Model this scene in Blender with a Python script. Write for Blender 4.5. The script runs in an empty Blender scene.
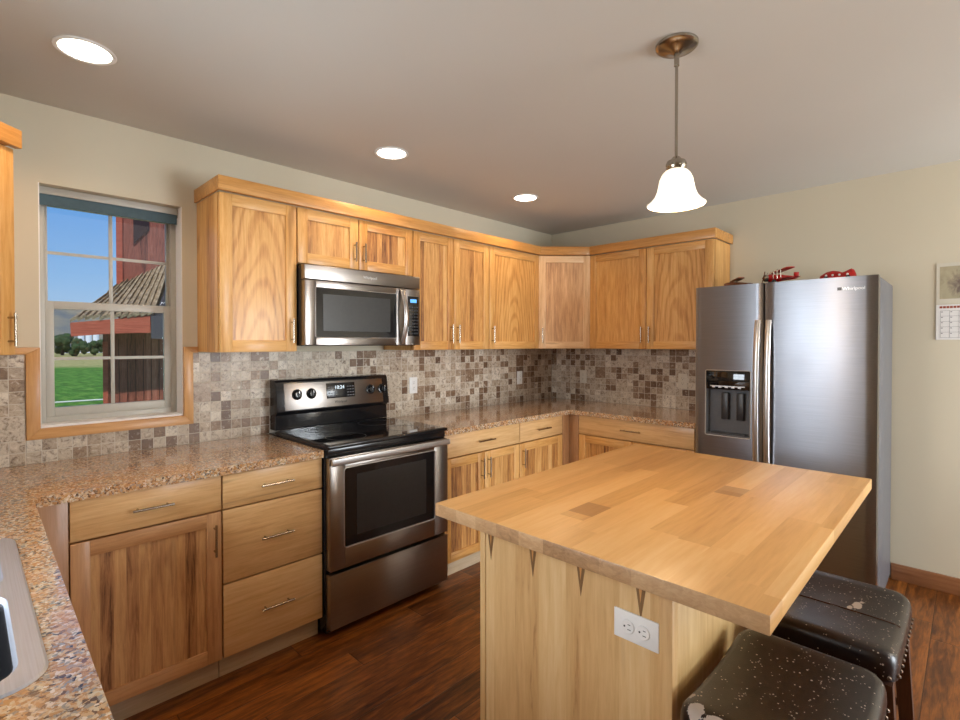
import bpy, bmesh, math, random
from mathutils import Vector, Matrix
random.seed(7)
SC = bpy.context.scene
COL = SC.collection
PI = math.pi
R = math.radians

# ------------------------------------------------------------------ camera
cd = bpy.data.cameras.new('camera')
cd.sensor_width = 36.0
cd.lens = 18.94
cd.shift_y = -0.0112
cd.clip_start = 0.02
cd.clip_end = 900
cam = bpy.data.objects.new('camera', cd)
COL.objects.link(cam)
cam.location = (-3.9111, -2.8597, 1.4194)
cam.rotation_euler = (R(90 - 0.6687), 0, R(44.2479 - 90))
SC.camera = cam

# ------------------------------------------------------------------ light and exposure
SC.view_settings.view_transform = 'Standard'
SC.view_settings.look = 'None'
SC.view_settings.gamma = 1.0
SC.view_settings.use_curve_mapping = False
SC.view_settings.exposure = 0.0

W = bpy.data.worlds.new('world')
SC.world = W
W.use_nodes = True
wn = W.node_tree
bg = wn.nodes['Background']
tcw = wn.nodes.new('ShaderNodeTexCoord')
spw = wn.nodes.new('ShaderNodeSeparateXYZ')
rpw = wn.nodes.new('ShaderNodeValToRGB')
wn.links.new(tcw.outputs['Generated'], spw.inputs[0])
wn.links.new(spw.outputs[2], rpw.inputs[0])
cr = rpw.color_ramp
cr.elements[0].position = 0.0; cr.elements[0].color = (.50, .66, .84, 1)
cr.elements[1].position = 1.0; cr.elements[1].color = (.03, .14, .52, 1)
for ps, c in ((.10, (.30, .53, .86, 1)), (.26, (.10, .33, .80, 1))):
    el = cr.elements.new(ps); el.color = c
wn.links.new(rpw.outputs[0], bg.inputs[0])
bg.inputs[1].default_value = 1.0

def light(name, kind, loc, energy, color, rot=(0, 0, 0), **kw):
    d = bpy.data.lights.new(name, kind)
    d.energy = energy
    d.color = color
    for k, v in kw.items():
        setattr(d, k, v)
    o = bpy.data.objects.new(name, d)
    o.location = loc
    o.rotation_euler = rot
    COL.objects.link(o)
    return o

SUN_DIR = Vector((0.45, 0.62, -1.25)).normalized()
sun = light('sun', 'SUN', (0, 0, 10), 3.6, (1, .95, .86), angle=R(0.6))
sun.rotation_euler = SUN_DIR.to_track_quat('-Z', 'Y').to_euler()
# daylight through the window over the sink, the glass door behind and the window beside it
light('sink_window_daylight', 'AREA', (-4.60, -1.47, 1.60), 44, (.86, .93, 1.0), (0, R(-90), 0),
      shape='RECTANGLE', size=1.05, size_y=0.85)
light('patio_door_daylight', 'AREA', (-.90, -6.35, 1.10), 250, (.90, .95, 1.0), (R(90), 0, 0),
      shape='RECTANGLE', size=1.5, size_y=2.0)
WARM = (1.0, .66, .36)

# ------------------------------------------------------------------ node helpers
def srgb(r, g, b):
    f = lambda c: ((c / 255 + .055) / 1.055) ** 2.4 if c > 10 else c / 255 / 12.92
    return (f(r), f(g), f(b), 1)

class NT:
    def __init__(s, name):
        s.m = bpy.data.materials.new(name)
        s.m.use_nodes = True
        s.t = s.m.node_tree
        s.b = s.t.nodes['Principled BSDF']
        s.out = s.t.nodes['Material Output']
    def n(s, typ, ins=None, **kw):
        nd = s.t.nodes.new('ShaderNode' + typ)
        for k, v in kw.items():
            setattr(nd, k, v)
        for k, v in (ins or {}).items():
            s.put(nd.inputs[k], v)
        return nd
    def put(s, sock, v):
        if isinstance(v, bpy.types.NodeSocket):
            s.t.links.new(v, sock)
        else:
            sock.default_value = v
    def math(s, op, a, b=0.0, c=0.0):
        nd = s.n('Math', {0: a, 1: b, 2: c}, operation=op)
        return nd.outputs[0]
    def vmath(s, op, a, b=(0, 0, 0)):
        nd = s.n('VectorMath', {0: a, 1: b}, operation=op)
        return nd.outputs[0]
    def obj(s, rnd=True):
        c = s.n('TexCoord').outputs['Object']
        if rnd:
            r = s.n('ObjectInfo').outputs['Random']
            o = s.vmath('SCALE', (37.3, 23.7, 51.1))
            nd = s.n('VectorMath', {0: (37.3, 23.7, 51.1)}, operation='SCALE')
            s.put(nd.inputs['Scale'], r)
            c = s.vmath('ADD', c, nd.outputs[0])
        return c
    def sep(s, v):
        nd = s.n('SeparateXYZ', {0: v})
        return nd.outputs
    def comb(s, x, y, z):
        return s.n('CombineXYZ', {0: x, 1: y, 2: z}).outputs[0]
    def noise(s, v, scale, detail=4, rough=.55, dist=0.0):
        return s.n('TexNoise', {'Vector': v, 'Scale': scale, 'Detail': detail, 'Roughness': rough, 'Distortion': dist}).outputs['Fac']
    def white(s, v):
        return s.n('TexWhiteNoise', {'Vector': v}, noise_dimensions='3D')
    def ramp(s, f, stops, mode='LINEAR'):
        nd = s.n('ValToRGB', {0: f})
        cr = nd.color_ramp
        cr.interpolation = mode
        while len(cr.elements) < len(stops):
            cr.elements.new(.5)
        for e, (p, c) in zip(cr.elements, stops):
            e.position = p
            e.color = c if len(c) == 4 else (*c, 1)
        return nd.outputs[0]
    def mix(s, f, a, b, mode='MIX'):
        nd = s.n('Mix', data_type='RGBA', blend_type=mode)
        s.put(nd.inputs[0], f)
        s.put(nd.inputs[6], a)
        s.put(nd.inputs[7], b)
        return nd.outputs[2]
    def maprange(s, v, a, b, c, d):
        return s.n('MapRange', {0: v, 1: a, 2: b, 3: c, 4: d}).outputs[0]
    def bump(s, h, strength=.2, dist=.002):
        nd = s.n('Bump', {'Height': h, 'Strength': strength, 'Distance': dist})
        s.put(s.b.inputs['Normal'], nd.outputs[0])
    def set(s, color=None, rough=None, metal=None, **kw):
        if color is not None: s.put(s.b.inputs['Base Color'], color)
        if rough is not None: s.put(s.b.inputs['Roughness'], rough)
        if metal is not None: s.put(s.b.inputs['Metallic'], metal)
        for k, v in kw.items():
            s.put(s.b.inputs[k], v)
        return s.m

def simple(name, col, rough=.5, metal=0.0, nscale=60, var=.06, bump=0.0, **kw):
    t = NT(name)
    f = t.noise(t.obj(), nscale, 3)
    dark = tuple(c * (1 - var) for c in col[:3]) + (1,)
    lite = tuple(min(1, c * (1 + var)) for c in col[:3]) + (1,)
    c = t.ramp(f, [(.3, dark), (.7, lite)])
    if bump:
        t.bump(f, bump, .001)
    return t.set(c, rough, metal, **kw)

def paint(name, col, scale=220):
    t = NT(name)
    co = t.obj(False)
    f = t.noise(co, scale, 3)
    g = t.noise(co, 1.3, 2)
    c = t.mix(t.maprange(g, .3, .7, 0, 1), col, tuple(x * .97 for x in col[:3]) + (1,))
    t.bump(f, .12, .001)
    return t.set(c, .75)

def wood(name, axis, stops, board=0.0, contrast=.5, cath=False, rough=.40, bw_axis=None, coat=0.2, fine=1.0, rnd=True):
    """axis: grain axis 0,1,2; board: width of glued boards (0 = one board)"""
    t = NT(name)
    co = t.obj(rnd)
    raw = t.n('TexCoord').outputs['Object']
    sx = t.sep(co)
    comp = [sx[0], sx[1], sx[2]]
    scl = [1.0, 1.0, 1.0]
    scl[axis] = .07
    st = t.vmath('MULTIPLY', co, tuple(scl))
    across = bw_axis if bw_axis is not None else (0 if axis != 0 else 2)
    if board > 0:
        bid = t.math('FLOOR', t.math('DIVIDE', t.math('ADD', comp[across], t.math('MULTIPLY', t.noise(t.comb(comp[across], 0.0, 0.0), 3, 0), board * .9)), board))
        w = t.white(t.comb(bid, 3.3, 7.7))
        bval = w.outputs['Value']
        off = t.n('VectorMath', {0: w.outputs['Color']}, operation='SCALE')
        off.inputs['Scale'].default_value = 9.0
        st = t.vmath('ADD', st, off.outputs[0])
    else:
        w = t.n('ObjectInfo').outputs['Random']
        bval = t.math('MULTIPLY', t.math('FRACT', t.math('MULTIPLY', w, 17.3)), .8)
    broad = t.noise(st, 20, 4, .6, .8)
    grain = t.noise(st, 75, 5, .7, .5)
    pore = t.noise(st, 240, 2, .5)
    f = t.math('ADD', t.math('MULTIPLY', bval, contrast), t.math('MULTIPLY', broad, .55))
    f = t.math('ADD', f, t.math('MULTIPLY', t.math('SUBTRACT', grain, .5), 1.15 * fine))
    if cath:
        rx = t.sep(raw)
        rr = [rx[0], rx[1], rx[2]]
        r2 = t.n('ObjectInfo').outputs['Random']
        d = t.math('ADD', t.math('MULTIPLY', rr[2], .16), t.math('MULTIPLY', t.noise(t.vmath('MULTIPLY', co, (1, 1, .35)), 4, 2), .11))
        a = t.math('ADD', rr[0], -cath if isinstance(cath, float) else 0)
        rad = t.math('SQRT', t.math('ADD', t.math('MULTIPLY', a, a), t.math('MULTIPLY', d, d)))
        ring = t.math('SINE', t.math('MULTIPLY', rad, 240.0))
        f = t.math('ADD', f, t.math('MULTIPLY', t.math('MAXIMUM', ring, 0.0), .22))
    col = t.ramp(f, stops)
    # knots and mineral streaks
    streak = t.noise(t.vmath('MULTIPLY', co, tuple(.12 if i == axis else 1 for i in range(3))), 16, 2, .4, .8)
    col = t.mix(t.maprange(streak, .66, .76, 0, .45), col, stops[-1][1])
    rv = t.math('ADD', rough, t.math('MULTIPLY', grain, .12))
    t.bump(t.math('ADD', grain, pore), .06, .001)
    return t.set(col, rv, 0, **{'Coat Weight': coat, 'Coat Roughness': .18})

def steel(name, col, rough=.28, axis=0, var=.12, aniso=.0):
    t = NT(name)
    co = t.obj()
    scl = [1.0] * 3
    scl[axis] = .01
    f = t.noise(t.vmath('MULTIPLY', co, tuple(scl)), 420, 2)
    g = t.noise(co, 3, 3)
    c = t.mix(t.maprange(f, .3, .7, 0, 1), tuple(x * (1 - var) for x in col[:3]) + (1,), col)
    rr = t.math('ADD', rough - .05, t.math('MULTIPLY', g, .12))
    t.bump(f, .05, .0004)
    t.put(t.b.inputs['Tangent'], t.comb(0.0, 0.0, 1.0))
    return t.set(c, rr, 1.0, Anisotropic=aniso)

def emit(name, col, strength, base=(.9, .9, .9, 1)):
    t = NT(name)
    g = t.noise(t.obj(), 8, 1)
    c = t.mix(g, col, tuple(min(1, x * 1.02) for x in col[:3]) + (1,))
    return t.set(base, .4, 0, **{'Emission Color': c, 'Emission Strength': strength})

# ------------------------------------------------------------------ materials
HK = [(.10, srgb(228, 180, 114)), (.38, srgb(213, 159, 90)), (.62, srgb(192, 134, 68)), (.85, srgb(154, 98, 46)), (1.0, srgb(112, 66, 32))]
HK2 = [(.10, srgb(230, 186, 124)), (.42, srgb(212, 160, 94)), (.70, srgb(186, 130, 70)), (.95, srgb(142, 92, 48)), (1.0, srgb(110, 66, 32))]
MV = wood('hickory_upright', 2, HK, 0, .35)
MH = wood('hickory_level', 0, HK, 0, .30)
MB_ = wood('hickory_glued_boards', 2, HK2, .040, .62, bw_axis=0, fine=1.3)
MC = wood('hickory_cathedral', 2, HK, .12, .18, cath=True)
MCs = wood('hickory_side', 2, HK, .11, .35, bw_axis=1)
MCR = wood('hickory_crown', 0, [(.1, srgb(214, 158, 88)), (.4, srgb(196, 138, 70)), (.7, srgb(170, 112, 52)), (1, srgb(120, 72, 32))], 0, .35)
PALE = [(.10, srgb(238, 208, 166)), (.42, srgb(228, 188, 142)), (.68, srgb(206, 160, 116)), (.95, srgb(166, 118, 80)), (1.0, srgb(130, 88, 56))]
MDRW = wood('drawer_hickory', 0, [(.10, srgb(232, 194, 140)), (.4, srgb(220, 176, 120)), (.68, srgb(200, 152, 96)), (.95, srgb(158, 110, 62)), (1, srgb(124, 80, 42))], 0, .28)
BRN = [(.10, srgb(216, 168, 118)), (.40, srgb(196, 146, 98)), (.68, srgb(168, 118, 76)), (.95, srgb(118, 76, 44)), (1.0, srgb(92, 56, 32))]
MBV = wood('brown_hickory_upright', 2, BRN, 0, .3)
MBH = wood('brown_hickory_level', 0, BRN, 0, .3)
MBB = wood('brown_hickory_boards', 2, [(.08, srgb(224, 182, 128)), (.40, srgb(210, 162, 108)), (.70, srgb(182, 132, 86)), (.95, srgb(138, 94, 58)), (1, srgb(110, 72, 44))], .040, .60, bw_axis=0, fine=1.4)
MPV = wood('pale_hickory_upright', 2, PALE, 0, .25)
MPH = wood('pale_hickory_level', 0, PALE, 0, .25)
MPB = wood('pale_hickory_boards', 2, PALE, .06, .5, bw_axis=0)
MFIL = wood('shaded_hickory_filler', 2, [(.1, srgb(186, 140, 98)), (.5, srgb(164, 116, 74)), (1, srgb(112, 72, 42))], 0, .3)  # darker stops put the shade of the inner corners into the wood colour
MTRIM = wood('window_oak', 0, [(.1, srgb(214, 164, 104)), (.5, srgb(196, 142, 84)), (1, srgb(160, 106, 58))], 0, .3)
MTRIMV = wood('window_oak_upright', 2, [(.1, srgb(214, 164, 104)), (.5, srgb(196, 142, 84)), (1, srgb(160, 106, 58))], 0, .3)
MBASE = wood('baseboard_oak', 1, [(.1, srgb(176, 124, 84)), (.5, srgb(156, 104, 68)), (1, srgb(120, 76, 48))], 0, .3)
MISL = wood('island_oak', 2, [(.1, srgb(232, 204, 156)), (.5, srgb(220, 184, 130)), (.9, srgb(202, 160, 106)), (1, srgb(176, 132, 84))], .084, .55, bw_axis=1, fine=.8)
MISLS = wood('island_oak_side', 2, [(.1, srgb(216, 184, 128)), (.5, srgb(200, 162, 104)), (.9, srgb(176, 134, 80)), (1, srgb(150, 106, 60))], .12, .3, bw_axis=0)
MWEDGE = wood('wedge_walnut', 2, [(.1, srgb(150, 116, 76)), (.5, srgb(120, 88, 54)), (1, srgb(96, 66, 40))], 0, .3)
MSTOOL = wood('stool_espresso', 2, [(.1, srgb(92, 56, 38)), (.5, srgb(70, 40, 27)), (1, srgb(44, 24, 16))], 0, .3)
MTOE = wood('toe_kick_ply', 0, [(.1, srgb(206, 186, 158)), (.5, srgb(190, 168, 138)), (1, srgb(160, 136, 108))], 0, .25, coat=.05)
MBARNR = wood('barn_red_boards', 2, [(.1, srgb(186, 116, 96)), (.5, srgb(160, 88, 70)), (.9, srgb(122, 64, 50)), (1, srgb(84, 46, 38))], .15, .6, fine=1.5, rough=.7, coat=0, bw_axis=0)
MBARND = wood('barn_fascia', 0, [(.1, srgb(206, 108, 82)), (.5, srgb(176, 80, 58)), (1, srgb(116, 50, 38))], 0, .3, rough=.7, coat=0)
MGAP = simple('cabinet_shadow_gap', srgb(70, 44, 26), .8)
MBLACK = simple('black_enamel', (.010, .010, .012, 1), .18, var=.2)
MBLACKM = simple('black_matte', (.018, .018, .018, 1), .6, var=.2)
MGLASSB = simple('black_glass', (.006, .006, .007, 1), .05, var=.1, **{'Coat Weight': .6, 'Coat Roughness': .03})
MOVGL = simple('oven_window_glass', (.012, .011, .012, 1), .08, var=.2)
MSCREEN = simple('smoked_screen', (.026, .026, .027, 1), .3, var=.1)
MSS = steel('stainless_dark', srgb(164, 158, 154), .30, 0, aniso=.7)
MSSV = steel('stainless_fridge', srgb(146, 147, 153), .30, 0, aniso=.85)
MSSL = steel('stainless_bright', srgb(205, 203, 202), .30, 2)
MSSB = steel('stainless_bar', srgb(212, 211, 210), .38, 0)
MNICK = steel('brushed_nickel', srgb(176, 166, 152), .22, 2)
MSINK = steel('sink_steel', srgb(226, 234, 248), .46, 1)
MFRSIDE = simple('fridge_side_grey', srgb(106, 106, 111), .42, .25, var=.04)
MGREY = simple('grey_plastic', srgb(96, 96, 99), .4)
MDGREY = simple('dark_grey_plastic', srgb(52, 52, 55), .35)
MWHITE = simple('white_plastic', srgb(238, 238, 236), .35, var=.02)
MALM = simple('almond_plastic', srgb(214, 206, 190), .4, var=.02)
MSLOT = simple('slot_dark', (.02, .02, .02, 1), .6)
MVINYL = simple('window_vinyl', srgb(184, 181, 172), .4, var=.02)
MSHADE = simple('roller_blind_teal', srgb(76, 98, 108), .8, bump=.1)
MCREAM = paint('window_reveal_paint', srgb(244, 243, 242))
MWALL = paint('wall_paint', srgb(209, 200, 178))
MCEIL = paint('ceiling_paint', srgb(206, 203, 196), 90)
MEMIT = emit('downlight_lens', (1.0, .90, .74, 1), 14)
MLOGO = simple('logo_silver', srgb(215, 215, 218), .3, .6)
MLOGOD = simple('logo_dark', srgb(60, 60, 62), .4)
MDISP = emit('clock_blue', (.12, .42, .9, 1), 1.6, (.01, .02, .04, 1))
MDISPW = emit('clock_white', (.75, .9, 1.0, 1), 1.3, (.3, .3, .3, 1))
MRED = simple('toy_red', srgb(176, 22, 18), .3, var=.2)
MBRN = simple('toy_brown', srgb(112, 62, 30), .5, var=.3, nscale=30)
MNAIL = simple('nailhead_pewter', srgb(120, 108, 98), .35, .9)
MPAPER = simple('calendar_paper', srgb(226, 224, 222), .7, var=.02)
MPAPERF = simple('calendar_mount', srgb(206, 200, 184), .7, var=.02)
MREDINK = simple('calendar_red_ink', srgb(150, 70, 52), .7)
MINK = simple('calendar_grey_ink', srgb(120, 118, 124), .7)
MPEBBLE = simple('far_tree_leaves', srgb(46, 70, 34), .9, nscale=1.5, var=.5)
MTRUNK = simple('far_tree_bark', srgb(70, 56, 44), .9)
MHOUSEW = simple('far_house_white', srgb(226, 232, 240), .7)
MRAIL = simple('white_rail', srgb(232, 232, 232), .6)

def glass_mat():
    t = NT('window_glass')
    gl = t.n('BsdfGlossy', {'Color': (1, 1, 1, 1), 'Roughness': .02})
    tr = t.n('BsdfTransparent', {'Color': (.97, .98, .98, 1)})
    fr = t.n('Fresnel', {'IOR': 1.45})
    mx = t.n('MixShader', {0: fr.outputs[0], 1: tr.outputs[0], 2: gl.outputs[0]})
    t.t.links.new(mx.outputs[0], t.out.inputs[0])
    return t.m
MGLASS = glass_mat()

def shade_glass():
    t = NT('alabaster_glass')
    f = t.noise(t.obj(), 14, 4, .6, 1.2)
    z = t.sep(t.n('TexCoord').outputs['Object'])[2]
    c = t.ramp(f, [(.35, (1, .84, .62, 1)), (.65, (1, .93, .80, 1))])
    return t.set(srgb(240, 232, 215), .35, 0, **{'Emission Color': c, 'Emission Strength': 1.1, 'Transmission Weight': .0})
MSHGL = shade_glass()
MSHGL2 = emit('fill_globe_glow', (1, .9, .76, 1), 4)  # glow of the added fill globe behind the camera

def tile_mat():
    t = NT('tumbled_marble_mosaic')
    g = t.n('NewGeometry')
    p = t.sep(g.outputs['Position'])
    nrm = t.sep(g.outputs['Normal'])
    usey = t.math('GREATER_THAN', t.math('ABSOLUTE', nrm[0]), .5)
    u = t.math('ADD', t.math('MULTIPLY', p[0], t.math('SUBTRACT', 1.0, usey)), t.math('MULTIPLY', t.math('ADD', p[1], 13.0254), usey))
    u = t.math('ADD', u, 20.0)
    v = t.math('SUBTRACT', p[2], .908)
    S = .0515
    def cells(s):
        a = t.math('DIVIDE', u, s); b = t.math('DIVIDE', v, s)
        ia = t.math('FLOOR', a); ib = t.math('FLOOR', b)
        fa = t.math('FRACT', a); fb = t.math('FRACT', b)
        ea = t.math('MINIMUM', fa, t.math('SUBTRACT', 1.0, fa))
        eb = t.math('MINIMUM', fb, t.math('SUBTRACT', 1.0, fb))
        return ia, ib, t.math('MULTIPLY', t.math('MINIMUM', ea, eb), s)
    i1, j1, e1 = cells(S)
    i2, j2, e2 = cells(S * 2)
    big = t.math('LESS_THAN', t.white(t.comb(i2, j2, 9.0)).outputs['Value'], .14)
    def pick(a, b):
        return t.math('ADD', t.math('MULTIPLY', a, t.math('SUBTRACT', 1.0, big)), t.math('MULTIPLY', b, big))
    idv = t.comb(pick(i1, t.math('ADD', i2, .37)), pick(j1, t.math('ADD', j2, .71)), 1.0)
    e = pick(e1, e2)
    wv = t.white(idv)
    tone = t.ramp(wv.outputs['Value'], [(0, srgb(222, 212, 196)), (.22, srgb(198, 184, 164)), (.42, srgb(178, 160, 138)), (.60, srgb(206, 194, 176)), (.74, srgb(156, 132, 108)), (.90, srgb(124, 96, 72)), (1, srgb(100, 74, 54))])
    off = t.n('VectorMath', {0: wv.outputs['Color']}, operation='SCALE')
    off.inputs['Scale'].default_value = 5.0
    pp = t.vmath('ADD', g.outputs['Position'], off.outputs[0])
    vein = t.noise(pp, 42, 6, .72, .7)
    fine = t.noise(pp, 130, 3, .7, .3)
    col = t.mix(t.maprange(vein, .50, .66, 0, .85), tone, srgb(98, 72, 54))
    col = t.mix(t.maprange(vein, .44, .32, 0, .7), col, srgb(230, 222, 208))
    col = t.mix(t.maprange(fine, .56, .70, 0, .55), col, srgb(110, 86, 66))
    gr = t.maprange(t.math('ADD', e, t.math('MULTIPLY', t.math('SUBTRACT', t.noise(g.outputs['Position'], 160, 2), .5), .0012)), .0010, .0020, 1, 0)
    col = t.mix(gr, col, srgb(206, 198, 184))
    t.bump(t.math('SUBTRACT', t.math('MULTIPLY', vein, .25), gr), .5, .002)
    return t.set(col, t.math('ADD', .38, t.math('MULTIPLY', gr, .4)), 0)
MTILE = tile_mat()

def granite(name, rough, bump):
    t = NT(name)
    co = t.n('NewGeometry').outputs['Position']
    w = t.vmath('ADD', co, t.vmath('SCALE', (0, 0, 0)))
    nz = t.n('TexNoise', {'Vector': co, 'Scale': 26.0, 'Detail': 5.0, 'Roughness': .65})
    sc = t.n('VectorMath', {0: nz.outputs['Color']}, operation='SCALE')
    sc.inputs['Scale'].default_value = .03
    wv = t.vmath('ADD', t.vmath('MULTIPLY', co, (1.0, 1.0, 1.0)), sc.outputs[0])
    vo = t.n('TexVoronoi', {'Vector': wv, 'Scale': 165.0})
    cellv = t.sep(vo.outputs['Color'])[0]
    if not bump:
        pal = t.ramp(cellv, [(0, srgb(206, 170, 128)), (.18, srgb(188, 138, 88)), (.36, srgb(210, 190, 160)), (.52, srgb(164, 120, 76)), (.66, srgb(150, 144, 134)), (.80, srgb(228, 210, 188)), (.90, srgb(78, 60, 50))], 'CONSTANT')
    else:
        pal = t.ramp(cellv, [(0, srgb(220, 200, 166)), (.25, srgb(196, 168, 128)), (.5, srgb(232, 218, 190)), (.66, srgb(150, 124, 92)), (.82, srgb(84, 66, 50))], 'CONSTANT')
    cl = t.noise(co, 11, 3, .6, .8)
    col = t.mix(t.maprange(cl, .42, .66, 0, .45), pal, srgb(206, 146, 98) if not bump else srgb(206, 184, 148))
    fl = t.noise(co, 85, 5, .75, .6)
    col = t.mix(t.maprange(fl, .56, .64, 0, .85), col, srgb(92, 72, 64))
    fl2 = t.noise(t.vmath('ADD', co, (3, 5, 7)), 70, 4, .75)
    col = t.mix(t.maprange(fl2, .60, .69, 0, .6), col, srgb(226, 208, 182))
    if bump:
        t.bump(fl, .9, .006)
    return t.set(col, rough, 0, **{'Specular IOR Level': .6, 'Coat Weight': 0.0 if bump else .6, 'Coat IOR': 1.5, 'Coat Roughness': .06})
MGRAN = granite('granite_polished', .16, False)
MGRANE = granite('granite_chiselled', .45, True)

def butcher():
    t = NT('butcher_block_maple')
    co = t.n('TexCoord').outputs['Object']
    s = t.sep(co)
    SW = .082
    row = t.math('FLOOR', t.math('DIVIDE', t.math('ADD', s[1], 2.0), SW))
    rw = t.white(t.comb(row, 1.7, 4.2)).outputs['Value']
    x2 = t.math('DIVIDE', t.math('ADD', t.math('ADD', s[0], 8.0), t.math('MULTIPLY', rw, 3.1)), .52)
    st = t.math('FLOOR', x2)
    w = t.white(t.comb(row, st, 2.9))
    off = t.n('VectorMath', {0: w.outputs['Color']}, operation='SCALE')
    off.inputs['Scale'].default_value = 7.0
    g = t.vmath('ADD', t.vmath('MULTIPLY', co, (.08, 1, 1)), off.outputs[0])
    br = t.noise(g, 12, 4, .55, .8)
    fi = t.noise(g, 90, 4, .6)
    f = t.math('ADD', t.math('MULTIPLY', w.outputs['Value'], .40), t.math('MULTIPLY', br, .68))
    f = t.math('ADD', f, t.math('MULTIPLY', t.math('SUBTRACT', fi, .5), .5))
    col = t.ramp(f, [(.12, srgb(232, 192, 132)), (.45, srgb(222, 172, 108)), (.72, srgb(206, 156, 94)), (.92, srgb(186, 132, 76)), (1, srgb(150, 98, 54))])
    # a few dark staves
    w2 = t.white(t.comb(row, t.math('FLOOR', t.math('MULTIPLY', x2, 4.6)), 8.8)).outputs['Value']
    col = t.mix(t.math('MULTIPLY', t.math('GREATER_THAN', w2, .978), .5), col, srgb(128, 84, 46))
    # side and end faces
    n = t.sep(t.n('NewGeometry').outputs['Normal'])
    endf = t.math('GREATER_THAN', t.math('ABSOLUTE', n[0]), .7)
    eg = t.noise(t.vmath('MULTIPLY', co, (1, .45, 1)), 90, 5, .7, 1.0)
    ecol = t.ramp(t.math('ADD', t.math('MULTIPLY', rw, .35), t.math('MULTIPLY', eg, .7)), [(.2, srgb(214, 180, 138)), (.55, srgb(184, 146, 106)), (.9, srgb(124, 92, 64))])
    col = t.mix(endf, col, ecol)
    t.bump(fi, .05, .001)
    return t.set(col, t.math('ADD', .3, t.math('MULTIPLY', br, .15)), 0, **{'Coat Weight': .15, 'Coat Roughness': .25})
MBUT = butcher()

def floor_mat():
    t = NT('hand_scraped_floor')
    co = t.n('TexCoord').outputs['Object']
    s = t.sep(co)
    row = t.math('FLOOR', t.math('DIVIDE', t.math('ADD', s[1], 20.0), .127))
    rw = t.white(t.comb(row, 1.7, 4.2)).outputs['Value']
    x2 = t.math('DIVIDE', t.math('ADD', t.math('ADD', s[0], 30.0), t.math('MULTIPLY', rw, 9.0)), 1.1)
    st = t.math('FLOOR', x2)
    w = t.white(t.comb(row, st, 2.9))
    off = t.n('VectorMath', {0: w.outputs['Color']}, operation='SCALE')
    off.inputs['Scale'].default_value = 7.0
    g = t.vmath('ADD', t.vmath('MULTIPLY', co, (.13, 1, 1)), off.outputs[0])
    br = t.noise(g, 10, 5, .6, 1.2)
    fi = t.noise(g, 60, 5, .7, .5)
    f = t.math('ADD', t.math('MULTIPLY', w.outputs['Value'], .22), t.math('MULTIPLY', br, .6))
    f = t.math('ADD', f, t.math('MULTIPLY', t.math('SUBTRACT', fi, .5), .8))
    col = t.ramp(f, [(.16, srgb(48, 22, 10)), (.36, srgb(98, 54, 20)), (.54, srgb(146, 86, 34)), (.8, srgb(190, 120, 54)), (1, srgb(204, 136, 72))])
    fy = t.math('FRACT', t.math('DIVIDE', t.math('ADD', s[1], 20.0), .127))
    fx = t.math('FRACT', x2)
    e = t.math('MINIMUM', t.math('MINIMUM', fy, t.math('SUBTRACT', 1.0, fy)), t.math('MULTIPLY', t.math('MINIMUM', fx, t.math('SUBTRACT', 1.0, fx)), 8.0))
    gap = t.maprange(e, .008, .022, 1, 0)
    col = t.mix(t.math('MULTIPLY', gap, .7), col, srgb(30, 14, 8))
    t.bump(t.math('SUBTRACT', t.math('MULTIPLY', br, 1.0), gap), .25, .004)
    return t.set(col, t.math('ADD', .24, t.math('MULTIPLY', fi, .16)), 0)
MFLOOR = floor_mat()

def leather(name, patch):
    """dark faux leather with flaked specks; patch = list of (x, y, r) worn-through spots in seat coordinates"""
    t = NT(name)
    co = t.n('TexCoord').outputs['Object']
    base = t.ramp(t.noise(co, 30, 4, .6), [(.3, srgb(22, 13, 12)), (.7, srgb(42, 28, 25))])
    wr = t.noise(co, 340, 3)
    vo = t.n('TexVoronoi', {'Vector': co, 'Scale': 190.0}, feature='F1')
    rnd = t.sep(vo.outputs['Color'])
    dens = t.noise(co, 9, 2)
    keep = t.math('GREATER_THAN', t.math('ADD', rnd[0], t.math('MULTIPLY', t.math('SUBTRACT', dens, .5), .9)), .86)
    sp = t.math('MULTIPLY', keep, t.math('LESS_THAN', vo.outputs['Distance'], t.math('MULTIPLY', rnd[1], .42)))
    nz = t.noise(co, 45, 4, .7, .5)
    s = t.sep(co)
    for (px, py, r, elong) in patch:
        dx = t.math('MULTIPLY', t.math('SUBTRACT', s[0], px), elong)
        dy = t.math('SUBTRACT', s[1], py)
        d = t.math('SQRT', t.math('ADD', t.math('MULTIPLY', dx, dx), t.math('MULTIPLY', dy, dy)))
        hit = t.math('LESS_THAN', t.math('ADD', d, t.math('MULTIPLY', t.math('SUBTRACT', nz, .5), r * 1.8)), r)
        sp = t.math('MAXIMUM', sp, hit)
    col = t.mix(sp, base, srgb(186, 172, 160))
    t.bump(t.math('SUBTRACT', wr, t.math('MULTIPLY', sp, .8)), .18, .001)
    return t.set(col, t.math('ADD', .30, t.math('MULTIPLY', sp, .4)), 0)

def grass_mat():
    t = NT('lawn_grass')
    co = t.n('NewGeometry').outputs['Position']
    y = t.sep(co)[1]
    f = t.noise(t.vmath('MULTIPLY', co, (1.2, .35, 1)), 2.2, 8, .8)
    c1 = t.ramp(f, [(.35, srgb(44, 84, 26)), (.5, srgb(74, 124, 40)), (.68, srgb(124, 160, 72))])
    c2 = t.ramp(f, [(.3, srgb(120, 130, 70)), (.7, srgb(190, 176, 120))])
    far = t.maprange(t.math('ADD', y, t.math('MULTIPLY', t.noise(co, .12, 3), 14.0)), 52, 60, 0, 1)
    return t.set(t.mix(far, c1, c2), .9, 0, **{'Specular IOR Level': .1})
MGRASS = grass_mat()

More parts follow.
